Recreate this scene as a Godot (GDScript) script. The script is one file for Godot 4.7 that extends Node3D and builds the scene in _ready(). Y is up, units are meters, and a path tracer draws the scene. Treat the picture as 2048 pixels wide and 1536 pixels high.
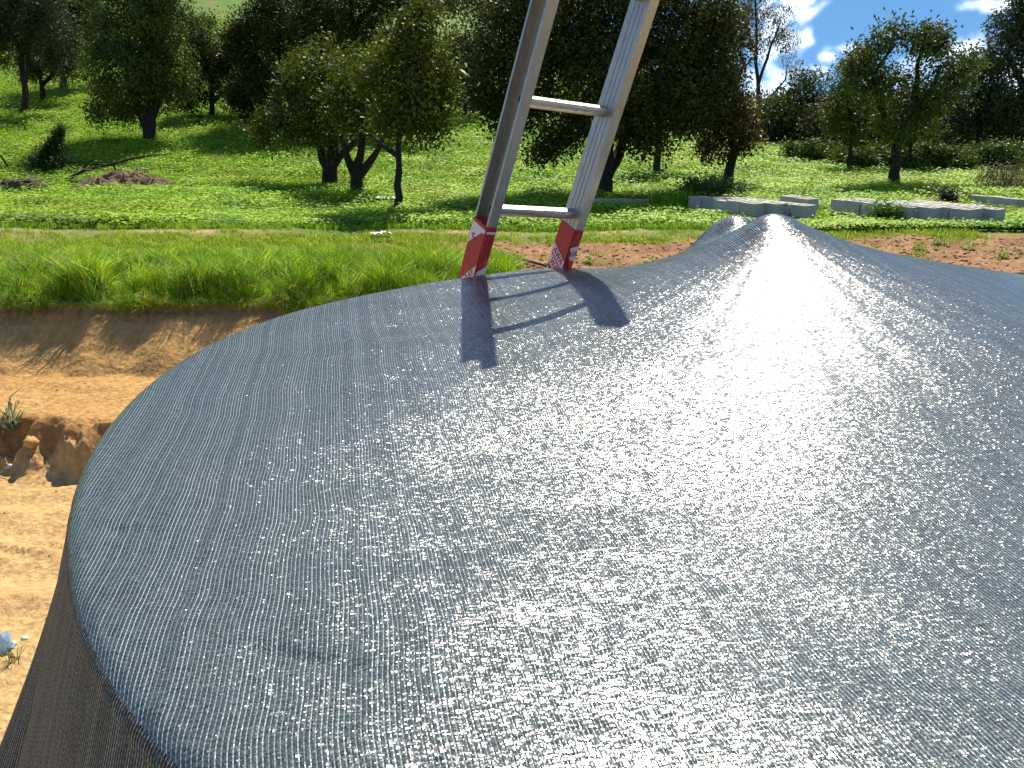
extends Node3D
# A round tank under a knitted shade cloth in a cut earth pit, a ladder against its far rim, an orchard on a green slope behind.

const CAM_Y := 3.8
const PITCH := 18.475          # degrees below the horizon
const FOCAL := 1700.0          # in pixels of a 2048 x 1536 frame
const SUN_AZ := 16.0
const SUN_EL := 51.0

var rng := RandomNumberGenerator.new()
var n_soft := FastNoiseLite.new()
var n_fine := FastNoiseLite.new()
var n_blob := FastNoiseLite.new()
var M := {}
var clump := {}
var block_spots := []

# ---------------------------------------------------------------- naming
func tag(o: Node, label: String, category: String, group := "") -> Node:
	o.set_meta("label", label)
	o.set_meta("category", category)
	if group != "":
		o.set_meta("group", group)
	return o

func numbered(base: String) -> String:
	if not has_node(NodePath(base)):
		return base
	var k := 1
	while has_node(NodePath("%s_%03d" % [base, k])):
		k += 1
	return "%s_%03d" % [base, k]

func thing(called: String, label: String, category: String, at := Vector3.ZERO, group := "") -> Node3D:
	var o := Node3D.new()
	o.name = numbered(called)
	add_child(o)
	o.position = at
	tag(o, label, category, group)
	return o

func part(called: String, mesh: Mesh, mat: Material, parent: Node, stuff := false) -> MeshInstance3D:
	var o := MeshInstance3D.new()
	var nm := called
	var k := 1
	while parent.has_node(NodePath(nm)):
		nm = "%s_%03d" % [called, k]
		k += 1
	o.name = nm
	o.mesh = mesh
	o.material_override = mat
	parent.add_child(o, true)
	if stuff:
		o.set_meta("kind", "stuff")
	return o

func structure(called: String, mesh: Mesh, mat: Material) -> MeshInstance3D:
	var o := part(called, mesh, mat, self)
	o.set_meta("kind", "structure")
	return o

func scatter(called: String, mesh: Mesh, mat: Material, parent: Node, where: Array, cols: PackedColorArray) -> MultiMeshInstance3D:
	var mm := MultiMesh.new()
	mm.transform_format = MultiMesh.TRANSFORM_3D
	mm.use_colors = true
	mm.mesh = mesh
	mm.instance_count = where.size()
	for i in where.size():
		mm.set_instance_transform(i, where[i])
		mm.set_instance_color(i, cols[i])
	var o := MultiMeshInstance3D.new()
	var nm := called
	var k := 1
	while parent.has_node(NodePath(nm)):
		nm = "%s_%03d" % [called, k]
		k += 1
	o.name = nm
	o.multimesh = mm
	o.material_override = mat
	parent.add_child(o, true)
	o.set_meta("kind", "stuff")
	return o

# ---------------------------------------------------------------- geometry helpers
class Geo:
	var v := PackedVector3Array()
	var n := PackedVector3Array()
	var uv := PackedVector2Array()
	var c := PackedColorArray()
	var ix := PackedInt32Array()
	func quad(a: Vector3, b: Vector3, cc: Vector3, d: Vector3, nn: Vector3) -> void:
		var s := v.size()
		v.append_array([a, b, cc, d])
		n.append_array([nn, nn, nn, nn])
		uv.append_array([Vector2(0, 0), Vector2(1, 0), Vector2(1, 1), Vector2(0, 1)])
		if (b - a).cross(cc - a).dot(nn) > 0:
			ix.append_array([s, s + 2, s + 1, s, s + 3, s + 2])
		else:
			ix.append_array([s, s + 1, s + 2, s, s + 2, s + 3])
	func box(t: Transform3D, lo: Vector3, hi: Vector3) -> void:
		var p := []
		for i in 8:
			p.append(t * Vector3(hi.x if i & 1 else lo.x, hi.y if i & 2 else lo.y, hi.z if i & 4 else lo.z))
		var b := t.basis.orthonormalized()
		quad(p[0], p[2], p[6], p[4], -b.x)
		quad(p[1], p[3], p[7], p[5], b.x)
		quad(p[0], p[1], p[5], p[4], -b.y)
		quad(p[2], p[3], p[7], p[6], b.y)
		quad(p[0], p[1], p[3], p[2], -b.z)
		quad(p[4], p[5], p[7], p[6], b.z)
	func tube(path: Array, radii: Array, sides := 8, bump := 0.0, rg: RandomNumberGenerator = null) -> void:
		var start := v.size()
		for i in path.size():
			var a: Vector3 = path[maxi(i - 1, 0)]
			var b: Vector3 = path[mini(i + 1, path.size() - 1)]
			var d := (b - a).normalized()
			var s := d.cross(Vector3(0.13, 0.2, 1).normalized()).normalized()
			var t := s.cross(d).normalized()
			for k in sides + 1:
				var an := TAU * float(k % sides) / sides
				var r: float = radii[i]
				if bump > 0 and rg and k < sides:
					r *= 1.0 + rg.randf_range(-bump, bump)
				var nn := s * cos(an) + t * sin(an)
				var pos: Vector3 = path[i]
				v.append(pos + nn * r if k < sides else v[v.size() - sides])
				n.append(nn)
				uv.append(Vector2(float(k) / sides, i))
		for i in path.size() - 1:
			for k in sides:
				var p := start + i * (sides + 1) + k
				var q := p + sides + 1
				ix.append_array([p, p + 1, q, p + 1, q + 1, q])
		# cap
		var last := start + (path.size() - 1) * (sides + 1)
		for k in range(1, sides - 1):
			ix.append_array([last, last + k, last + k + 1])
			ix.append_array([start, start + k + 1, start + k])
	func mesh() -> ArrayMesh:
		# front faces run clockwise: turn every face to agree with its normals
		for i in range(0, ix.size(), 3):
			var p := ix[i]
			var q := ix[i + 1]
			var w := ix[i + 2]
			if (v[q] - v[p]).cross(v[w] - v[p]).dot(n[p] + n[q] + n[w]) > 0.0:
				ix[i + 1] = w
				ix[i + 2] = q
		var a := []
		a.resize(Mesh.ARRAY_MAX)
		a[Mesh.ARRAY_VERTEX] = v
		a[Mesh.ARRAY_NORMAL] = n
		if uv.size() == v.size():
			a[Mesh.ARRAY_TEX_UV] = uv
		if c.size() == v.size():
			a[Mesh.ARRAY_COLOR] = c
		a[Mesh.ARRAY_INDEX] = ix
		var m := ArrayMesh.new()
		m.add_surface_from_arrays(Mesh.PRIMITIVE_TRIANGLES, a)
		return m

func lin(r: float, g: float, b: float) -> Color:
	return Color(r, g, b).linear_to_srgb()

func mat(r: float, g: float, b: float, rough := 0.8, spec := 0.5) -> StandardMaterial3D:
	var m := StandardMaterial3D.new()
	m.albedo_color = lin(r, g, b)
	m.roughness = rough
	m.metallic_specular = spec
	m.cull_mode = BaseMaterial3D.CULL_DISABLED
	return m

func noise_tex(freq: float, lo: float, hi: float, oct := 4, sd := 1, size := 512) -> NoiseTexture2D:
	var f := FastNoiseLite.new()
	f.seed = sd
	f.frequency = freq
	f.fractal_octaves = oct
	var t := NoiseTexture2D.new()
	t.width = size
	t.height = size
	t.seamless = true
	t.noise = f
	var g := Gradient.new()
	g.set_color(0, Color(lo, lo, lo))
	g.set_color(1, Color(hi, hi, hi))
	t.color_ramp = g
	return t

# a ray through a pixel of the 2048 x 1536 frame, and the ground it meets
func ray(px: float, py: float) -> Vector3:
	var p := deg_to_rad(PITCH)
	var y := (768.0 - py) / FOCAL
	return Vector3((px - 1024.0) / FOCAL, y * cos(p) - sin(p), -(cos(p) + y * sin(p)))

func at_depth(px: float, py: float, zf: float) -> Vector3:
	var d := ray(px, py)
	return Vector3(0, CAM_Y, 0) + d * (zf / -d.z)

func on_ground(px: float, py: float) -> Vector3:
	var d := ray(px, py)
	var t := 6.0
	var last := t
	while t < 400.0:
		var q := Vector3(0, CAM_Y, 0) + d * t
		if q.y < ground(q.x, -q.z):
			break
		last = t
		t *= 1.01
	for i in 14:
		var m := (last + t) * 0.5
		var q := Vector3(0, CAM_Y, 0) + d * m
		if q.y < ground(q.x, -q.z):
			t = m
		else:
			last = m
	return Vector3(0, CAM_Y, 0) + d * t

# ---------------------------------------------------------------- terrain
func lip(x: float) -> float:
	return 10.85 + smoothstep(1.0, 7.0, x) * 1.7 + 0.16 * n_soft.get_noise_1d(x * 9.0) + 0.10 * n_fine.get_noise_1d(x * 40.0)

func hill(x: float, zf: float) -> float:
	var k := x / maxf(zf, 8.0)
	var f := smoothstep(0.36, -0.36, k)
	var rise := f * 0.063 * pow(maxf(zf - 26.0, 0.0), 1.2)
	return rise

func field(x: float, zf: float) -> float:
	var y := 1.3 + hill(x, zf)
	y += 0.10 * n_soft.get_noise_2d(x * 3.0, zf * 3.0) + 0.05 * n_soft.get_noise_2d(x * 11.0 + 50, zf * 11.0) * smoothstep(0, 1.5, zf - lip(x))
	var soil := soil_at(x, zf)
	y += soil * (0.05 * absf(n_fine.get_noise_2d(x * 26.0, zf * 26.0)) + 0.05 * n_soft.get_noise_2d(x * 30.0, zf * 30.0))
	return y

func soil_at(x: float, zf: float) -> float:
	# ploughed soil heaped on the bank to the right of the ladder
	var e := zf - 11.0 + 0.5 * n_soft.get_noise_2d(x * 6.0, zf * 6.0)
	var far := 5.0 + 0.5 * n_soft.get_noise_1d(x * 14.0 + 300.0)
	return smoothstep(-1.7, -0.1, x + 0.5 * n_soft.get_noise_1d(zf * 10.0)) * smoothstep(far + 0.35, far - 0.35, e)

func ledge(x: float) -> float:
	return 2.45 + 0.22 * n_soft.get_noise_1d(x * 30.0 + 77.0) + 0.1 * n_fine.get_noise_1d(x * 40.0)

func pit(x: float, d: float) -> float:
	# d: metres from the lip towards the tank
	var fl := n_fine.get_noise_1d(x * 13.0 + 11.0)
	var flute := 0.34 * (0.45 - 1.7 * absf(fl)) + 0.05 * n_fine.get_noise_1d(x * 60.0)
	var dd := d + flute * smoothstep(0.06, 0.35, d) * smoothstep(1.15, 0.7, d)
	var y: float
	if dd < 0.06:
		y = lerpf(1.3, 1.19, clampf(dd / 0.06, 0, 1))
	elif dd < 0.98:
		y = lerpf(1.19, 0.60, pow((dd - 0.06) / 0.92, 0.95))
	else:
		y = 0.60 - 0.03 * minf(dd - 0.98, 1.0)
	var lg := ledge(x)
	y -= 0.50 * smoothstep(lg - 0.08, lg + 0.48, d + 0.26 * n_fine.get_noise_2d(x * 70.0, d * 70.0))
	y += 0.035 * n_fine.get_noise_2d(x * 22.0, d * 60.0) * smoothstep(0.5, 0.9, d)
	y += 0.014 * n_fine.get_noise_2d(x * 120.0, d * 160.0) * smoothstep(0.1, 0.3, d)
	y += 0.05 * n_fine.get_noise_2d(x * 34.0, d * 50.0) * smoothstep(0.08, 0.2, d) * smoothstep(0.8, 0.5, d)
	# wheel ruts and a bar-tread print across the lower floor
	if d > 2.9:
		y += 0.018 * sin(d * 9.0 + 0.4 * sin(x * 0.8)) * smoothstep(2.9, 3.4, d)
		var band := exp(-pow((d - 4.55 - 0.05 * x) / 0.16, 2.0))
		y += 0.025 * band * signf(sin(x * 16.0 + absf(d - 4.55) * 26.0))
	return y

func ground(x: float, zf: float) -> float:
	var l := lip(x)
	return field(x, zf) if zf >= l else pit(x, l - zf)

func build_sheet(rows: Array, ks: PackedFloat32Array, color_of: Callable) -> ArrayMesh:
	# rows: signed distance from the lip (positive = field side); a fan of columns
	var g := Geo.new()
	var nk := ks.size()
	for e in rows:
		var zn: float = 10.85 + e
		for k in ks:
			var x: float = k * maxf(zn, 5.0)
			var l := lip(x)
			var fade := smoothstep(6.0, 0.0, absf(e))
			var zf: float = lerpf(10.85, l, maxf(fade, 0.0)) + e
			var inside := zf < l - 1e-5
			var y := pit(x, l - zf) if inside else field(x, zf)
			if absf(e) < 1e-5:
				y = field(x, zf)
			g.v.append(Vector3(x, y, -zf))
			g.c.append(color_of.call(x, zf, l - zf, y))
			g.uv.append(Vector2(x, zf))
	g.n.resize(g.v.size())
	var nr := rows.size()
	for r in nr:
		for k in nk:
			var i := r * nk + k
			var a := g.v[r * nk + mini(k + 1, nk - 1)] - g.v[r * nk + maxi(k - 1, 0)]
			var b := g.v[mini(r + 1, nr - 1) * nk + k] - g.v[maxi(r - 1, 0) * nk + k]
			var nn := a.cross(b)
			g.n[i] = nn.normalized() if nn.y >= 0 else -nn.normalized()
			if r < nr - 1 and k < nk - 1:
				g.ix.append_array([i, i + nk, i + 1, i + 1, i + nk, i + nk + 1])
	return g.mesh()

func fl_at(x: float) -> float:
	return n_fine.get_noise_1d(x * 45.0)

func soil_color(x: float, zf: float, d: float, _y: float) -> Color:
	var a := n_soft.get_noise_2d(x * 12.0, zf * 30.0) * 0.5 + 0.5
	var b := n_fine.get_noise_2d(x * 50.0, zf * 50.0) * 0.5 + 0.5
	var c := Color(0.46, 0.26, 0.085).lerp(Color(0.58, 0.36, 0.135), a)
	c = c.lerp(Color(0.40, 0.20, 0.065), 0.45 * b)
	var pale := smoothstep(2.3, 3.2, d)
	c = c.lerp(Color(0.60, 0.405, 0.18).lerp(Color(0.52, 0.325, 0.13), b), 0.8 * pale)
	# shade under the lip put into the colour of the upper cut
	var top := smoothstep(0.34, 0.02, d + 0.12 * fl_at(x))
	c = c.lerp(Color(0.30, 0.175, 0.075), 0.7 * top)
	# darker brown along the crumbly ledge
	var lg := ledge(x)
	c = c.lerp(Color(0.30, 0.145, 0.05), 0.7 * smoothstep(0.22, 0.0, absf(d - lg - 0.02)))
	return c

func field_color(x: float, zf: float, _d: float, _y: float) -> Color:
	var a := n_soft.get_noise_2d(x * 8.0, zf * 8.0) * 0.5 + 0.5
	var b := n_fine.get_noise_2d(x * 30.0, zf * 30.0) * 0.5 + 0.5
	var green := Color(0.07, 0.17, 0.014).lerp(Color(0.14, 0.25, 0.025), a)
	green = green.lerp(Color(0.15, 0.16, 0.05), 0.3 * b)
	var earth := Color(0.25, 0.13, 0.065).lerp(Color(0.38, 0.215, 0.105), smoothstep(0.25, 0.75, b))
	var c := green
	var l := lip(x)
	# thin ground cover between the lip and the track
	var thin := smoothstep(0.5, 2.2, zf - l) * smoothstep(17.6, 16.4, zf)
	c = c.lerp(Color(0.20, 0.19, 0.05).lerp(earth, smoothstep(0.35, 0.75, b)), thin * 0.6)
	# the narrow wheel track
	var zt := 17.15 + 0.15 * sin(x * 0.35)
	var track := exp(-pow((zf - zt) / 0.32, 2.0)) * smoothstep(8.0, 3.0, x) * smoothstep(0.25, 0.75, a)
	c = c.lerp(Color(0.46, 0.34, 0.17), clampf(track * 1.0, 0, 1))
	c = c.lerp(earth, soil_at(x, zf))
	# bare patches under the trees
	var bare := smoothstep(0.34, 0.6, n_soft.get_noise_2d(x * 5.0 + 400.0, zf * 7.0)) * smoothstep(21, 26, zf)
	c = c.lerp(Color(0.32, 0.21, 0.10), bare * 0.75)
	return c

func build_terrain() -> void:
	var ks := PackedFloat32Array()
	var nk := 380
	for i in nk + 1:
		var t := float(i) / nk * 2.0 - 1.0
		ks.append(0.86 * t + 0.5 * pow(t, 7.0))
	var rows := []
	var e := 0.0
	while e < 420.0:
		rows.append(e)
		e += maxf(0.06, 0.014 * e + 0.02) if e > 0.3 else 0.06
	var gm := ground_material(0.9)
	structure("grass_field", build_sheet(rows, ks, field_color), gm)
	rows = []
	e = 0.0
	while e < 0.9:
		rows.append(-e)
		e += 0.018
	var split := -e
	rows.append(split)
	structure("earth_bank", build_sheet(rows, ks, soil_color), ground_material(0.9))
	rows = [split]
	while e < 13.5:
		e += 0.03 if e < 2.8 else (0.045 if e < 6.5 else 0.12)
		rows.append(-e)
	structure("pit_floor", build_sheet(rows, ks, soil_color), ground_material(0.9))
	# the rest of the land, as one sheet out to the horizon
	var g := Geo.new()
	g.quad(Vector3(-900, -0.3, 900), Vector3(900, -0.3, 900), Vector3(900, -0.3, -900), Vector3(-900, -0.3, -900), Vector3.UP)
	structure("ground", g.mesh(), mat(0.30, 0.24, 0.11, 1.0, 0.2))

func ground_material(_r: float) -> StandardMaterial3D:
	if M.has("ground"):
		return M.ground
	var m := mat(1, 1, 1, 0.95, 0.25)
	m.vertex_color_use_as_albedo = true
	m.albedo_texture = noise_tex(0.02, 0.72, 1.0, 5, 3)
	m.uv1_triplanar = true
	m.uv1_world_triplanar = true
	m.uv1_scale = Vector3.ONE * 0.9
	m.heightmap_enabled = true
	m.heightmap_texture = noise_tex(0.03, 0.0, 1.0, 5, 8)
	m.heightmap_scale = 1.6
	M.ground = m
	return m

# ---------------------------------------------------------------- shade cloth over the tank
const CX := 0.45
const CZ := -1.42
const ROLL := 0.024
const APEX_X := 0.61
const APEX_Z := -2.0
const RIM_A: Array[float] = [-180, -143, -120, -100, -80, -66, -50, -32, -19, 0, 30, 60, 90, 120, 150, 180]
const RIM_R: Array[float] = [1.19, 1.162, 1.108, 1.077, 1.066, 1.055, 1.03, 1.035, 1.10, 1.15, 1.15, 1.12, 1.10, 1.12, 1.155, 1.19]

func rim_r(th: float) -> float:
	th = wrapf(th, -180.0, 180.0)
	for i in RIM_A.size() - 1:
		if th <= RIM_A[i + 1]:
			var t: float = (th - RIM_A[i]) / float(RIM_A[i + 1] - RIM_A[i])
			var a: float = RIM_R[maxi(i - 1, 0)]
			var b: float = RIM_R[i]
			var c: float = RIM_R[i + 1]
			var d: float = RIM_R[mini(i + 2, RIM_R.size() - 1)]
			return cubic_interpolate(b, c, a, d, t)
	return RIM_R[0]

func cover_y(x: float, z: float, s: float, th: float) -> float:
	# a taut tent that falls away from a support near the far rim, faster to the left than to the right
	var rx := x - APEX_X
	var rz := z - APEX_Z
	var ra := sqrt(rx * rx + rz * rz)
	var reach := 0.6 * rx / (ra + 0.02)
	var lg := (reach - log(sqrt(ra * ra + 0.005))) / 2.649
	var q := 0.5 * (lg + sqrt(lg * lg + 0.01)) / ((reach + 2.649) / 2.649)
	var y := -0.45 + 0.205 * q * (1.0 - pow(s, 5.0))
	y += -0.03 * exp(-pow((th + 2.0) / 18.0, 2.0)) * s * s * s + 0.03 * exp(-pow((th - 52.0) / 26.0, 2.0)) * s * s * s
	# the cloth sags a little between the support and the near rim
	y -= 0.028 * pow(sin(PI * minf(s, 1.0)), 2.0) * smoothstep(-0.1, 0.9, -cos(deg_to_rad(th)))
	# a second support behind the first one
	var dx := x - 0.59
	var dz := (z + 2.32) / 1.1
	var d := sqrt(dx * dx + dz * dz)
	y += (0.095 / (1.0 + exp((d - 0.078) / 0.022)) + 0.03 * exp(-pow(d / 0.2, 2.0))) * (1.0 - pow(s, 8.0))
	# tension folds that run down from the support, and a slack, wavy left side
	var fa := rad_to_deg(atan2(rx, -rz))
	var fold := sin(fa * 0.55 + 4.0 * n_soft.get_noise_1d(fa * 1.2)) * smoothstep(0.05, 0.3, ra) * smoothstep(1.3, 0.5, ra)
	y += 0.0004 * fold
	var left := smoothstep(-0.5, 0.6, -sin(deg_to_rad(th))) * smoothstep(0.25, 0.7, s) * (1.0 - smoothstep(0.9, 1.0, s))
	y += left * 0.006 * n_soft.get_noise_2d(x * 60.0, z * 110.0)
	# two small pulled creases near the front rim
	for cr in [[-0.43, -0.835, 0.06, 0.8], [-0.18, -0.616, 0.13, 1.0], [-0.52, -0.93, 0.05, 0.5]]:
		var ax: float = x - cr[0]
		var az: float = z - cr[1]
		var c := cos(-0.25)
		var sn := sin(-0.25)
		var lx := ax * c - az * sn
		var lz := ax * sn + az * c
		y -= 0.005 * cr[3] * exp(-pow(lx / (cr[2] * 0.55), 2.0) - pow(lz / 0.010, 2.0))
	return y + CAM_Y

func skirt_out(h: float, th: float) -> float:
	# the cloth flares out from the rim and hangs in folds
	var o := 0.33 * h - 0.018 * h * h
	var ruffle := sin(deg_to_rad(th) * 13.0 + 2.0 * sin(deg_to_rad(th) * 3.0)) * 0.5 + 0.5 * sin(deg_to_rad(th) * 29.0 + 1.0)
	return o + 0.085 * smoothstep(0.0, 0.7, h) * ruffle * minf(1.0, 0.4 + h)

func cloth_uv(x: float, z: float) -> Vector2:
	var a := deg_to_rad(11.0)
	var wx := x + 0.010 * n_soft.get_noise_2d(x * 40.0, z * 70.0) + 0.003 * n_soft.get_noise_2d(x * 120.0 + 90.0, z * 160.0)
	var u := wx * cos(a) + z * sin(a) * -1.0
	var w := wx * sin(a) + z * cos(a)
	return Vector2(u, w) / 0.54

func build_cloth() -> void:
	var root := thing("shade_cloth", "large blue-grey knitted shade cloth pulled tight over the round tank and its peaked lid", "shade cloth", Vector3(CX, 0, CZ))
	var off := Vector3(-CX, 0, -CZ)
	var na := 720
	var nr := 190
	var g := Geo.new()
	for j in nr + 1 + 5:
		var s := minf(float(j) / nr, 1.0)
		s = s * (0.55 + 0.45 * s)
		var roll := float(maxi(j - nr, 0)) * 0.15
		for i in na + 1:
			var th := -180.0 + 360.0 * i / na
			var R := rim_r(th) - ROLL
			var sx := sin(deg_to_rad(th))
			var cz := cos(deg_to_rad(th))
			var x := CX + s * R * sx
			var z := CZ - s * R * cz
			var y := cover_y(x, z, s, th) - ROLL * (1.0 - cos(roll))
			var o := ROLL * sin(roll)
			g.v.append(Vector3(x + o * sx, y, z - o * cz) + off)
			g.uv.append(cloth_uv(x + ROLL * roll * sx, z - ROLL * roll * cz))
	grid_finish(g, na + 1, nr + 6, 0.9)
	part("top_sheet", g.mesh(), cloth_material(), root)
	# skirt: rounded over the rim, then down to the ground
	var k := Geo.new()
	var prof := []
	for q in 6:
		var a := 0.75 + 0.82 * q / 5.0
		prof.append([ROLL * sin(a), ROLL * (1.0 - cos(a)), 0.0])
	var h := 0.01
	while h < 3.32:
		prof.append([ROLL, ROLL + h, h])
		h += 0.012 + 0.03 * h
	prof.append([ROLL, 3.40, 3.37])
	var rows := prof.size()
	var arc := 0.0
	for j in rows:
		if j > 0:
			arc += Vector2(prof[j][0] - prof[j - 1][0], prof[j][1] - prof[j - 1][1]).length()
		for i in na + 1:
			var th := -180.0 + 360.0 * i / na
			var R := rim_r(th) - ROLL
			var sx := sin(deg_to_rad(th))
			var cz := cos(deg_to_rad(th))
			var y0 := cover_y(CX + R * sx, CZ - R * cz, 1.0, th)
			var rr: float = R + prof[j][0] + skirt_out(prof[j][2], th)
			var y: float = y0 - prof[j][1]
			k.v.append(Vector3(rr * sx, maxf(y, 0.03), -rr * cz))
			k.uv.append(Vector2(th / 360.0 * 13.0, arc / 0.54))
	grid_finish(k, na + 1, rows, 0.6)
	var muted: StandardMaterial3D = cloth_material().duplicate()  # same cloth as the top; skirt shade put into a duller, browner material
	muted.albedo_color = lin(0.78, 0.64, 0.50)
	muted.roughness = 0.6
	muted.metallic_specular = 0.15
	muted.normal_scale = 0.6
	part("skirt", k.mesh(), muted, root)

func grid_finish(g: Geo, nx: int, ny: int, up: float) -> void:
	g.n.resize(g.v.size())
	for j in ny:
		for i in nx:
			var p := j * nx + i
			var i0 := i - 1 if i > 0 else nx - 2
			var i1 := i + 1 if i < nx - 1 else 1
			var a := g.v[j * nx + i1] - g.v[j * nx + i0]
			var b := g.v[mini(j + 1, ny - 1) * nx + i] - g.v[maxi(j - 1, 0) * nx + i]
			var nn := b.cross(a)
			if nn.length() < 1e-12:
				nn = Vector3.UP
			g.n[p] = nn.normalized()
			if i < nx - 1 and j < ny - 1:
				g.ix.append_array([p, p + 1, p + nx, p + 1, p + nx + 1, p + nx])
	# outward: away from the inside
	for p in g.n.size():
		if g.n[p].dot(Vector3(g.v[p].x, up, g.v[p].z)) < 0.0:
			g.n[p] = -g.n[p]

func cloth_material() -> StandardMaterial3D:
	if M.has("cloth"):
		return M.cloth
	var S := 1024
	var nb := PackedByteArray()
	var ab := PackedByteArray()
	nb.resize(S * S * 3)
	ab.resize(S * S * 3)
	var r := RandomNumberGenerator.new()
	r.seed = 7
	# 128 ribs of eight texels, each a chain of loops, with flat tapes laid across between them
	for rib in 128:
		var phase := r.randf() * TAU
		var wob := r.randf_range(0.8, 1.2)
		var tone := r.randf_range(0.8, 1.15)
		var seg_nx := 0.0
		var seg_ny := 0.0
		var seg_t := 1.0
		var left := 0
		var bead_g := 0.0
		var bead_x := 0.0
		var beads := 102.0
		var last_bead := -1
		for y in S:
			var ph := beads * y / S * TAU + phase + 0.5 * sin(y * 0.05 * wob + phase)
			var bi := int(ph / TAU)
			if bi != last_bead:
				last_bead = bi
				bead_g = r.randfn(0.0, 0.07)
				bead_x = r.randfn(0.0, 0.08)
			if left <= 0:
				left = r.randi_range(2, 4)
				seg_nx = r.randfn(0.0, 0.075)
				seg_ny = r.randfn(0.0, 0.15)
				seg_t = r.randf_range(0.55, 1.25)
			left -= 1
			var sway := 0.9 * sin(ph * 0.5)
			var bead := cos(ph)
			for u in 8:
				var du := u - 3.5 + sway * 0.35
				var nx: float
				var ny: float
				var al: float
				if absf(du) < 1.1:
					nx = du * 0.16 + bead_x
					ny = 0.16 * sin(ph) + bead_g + r.randf_range(-0.12, 0.12)
					al = (0.74 + 0.12 * bead) * tone
				else:
					nx = seg_nx - signf(du) * 0.05
					ny = seg_ny
					al = (0.36 if absf(du) > 2.0 else 0.28) * seg_t * r.randf_range(0.75, 1.25)
				nx += r.randf_range(-0.07, 0.07)
				ny += r.randf_range(-0.10, 0.10)
				if r.randf() < 0.006:
					nx += r.randfn(0.0, 0.28)
					ny += r.randfn(0.0, 0.30)
				var o := (y * S + rib * 8 + u) * 3
				var ln := 1.0 / sqrt(1.0 + nx * nx + ny * ny)
				nb[o] = int(clampf(nx * ln * 127.5 + 127.5, 0, 255))
				nb[o + 1] = int(clampf(ny * ln * 127.5 + 127.5, 0, 255))
				nb[o + 2] = int(clampf(ln * 127.5 + 127.5, 0, 255))
				ab[o] = int(clampf(al * (232.0 if al > 0.5 else 205.0), 0, 255))
				ab[o + 1] = int(clampf(al * 245.0, 0, 255))
				ab[o + 2] = int(clampf(al * 255.0, 0, 255))
	var m := StandardMaterial3D.new()
	m.albedo_color = lin(0.45, 0.465, 0.42)
	m.albedo_texture = ImageTexture.create_from_image(Image.create_from_data(S, S, false, Image.FORMAT_RGB8, ab))
	m.normal_enabled = true
	m.normal_texture = ImageTexture.create_from_image(Image.create_from_data(S, S, false, Image.FORMAT_RGB8, nb))
	m.normal_scale = 1.0
	m.roughness = 0.23
	m.metallic_specular = 0.58
	m.cull_mode = BaseMaterial3D.CULL_DISABLED
	M.cloth = m
	return m

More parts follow.
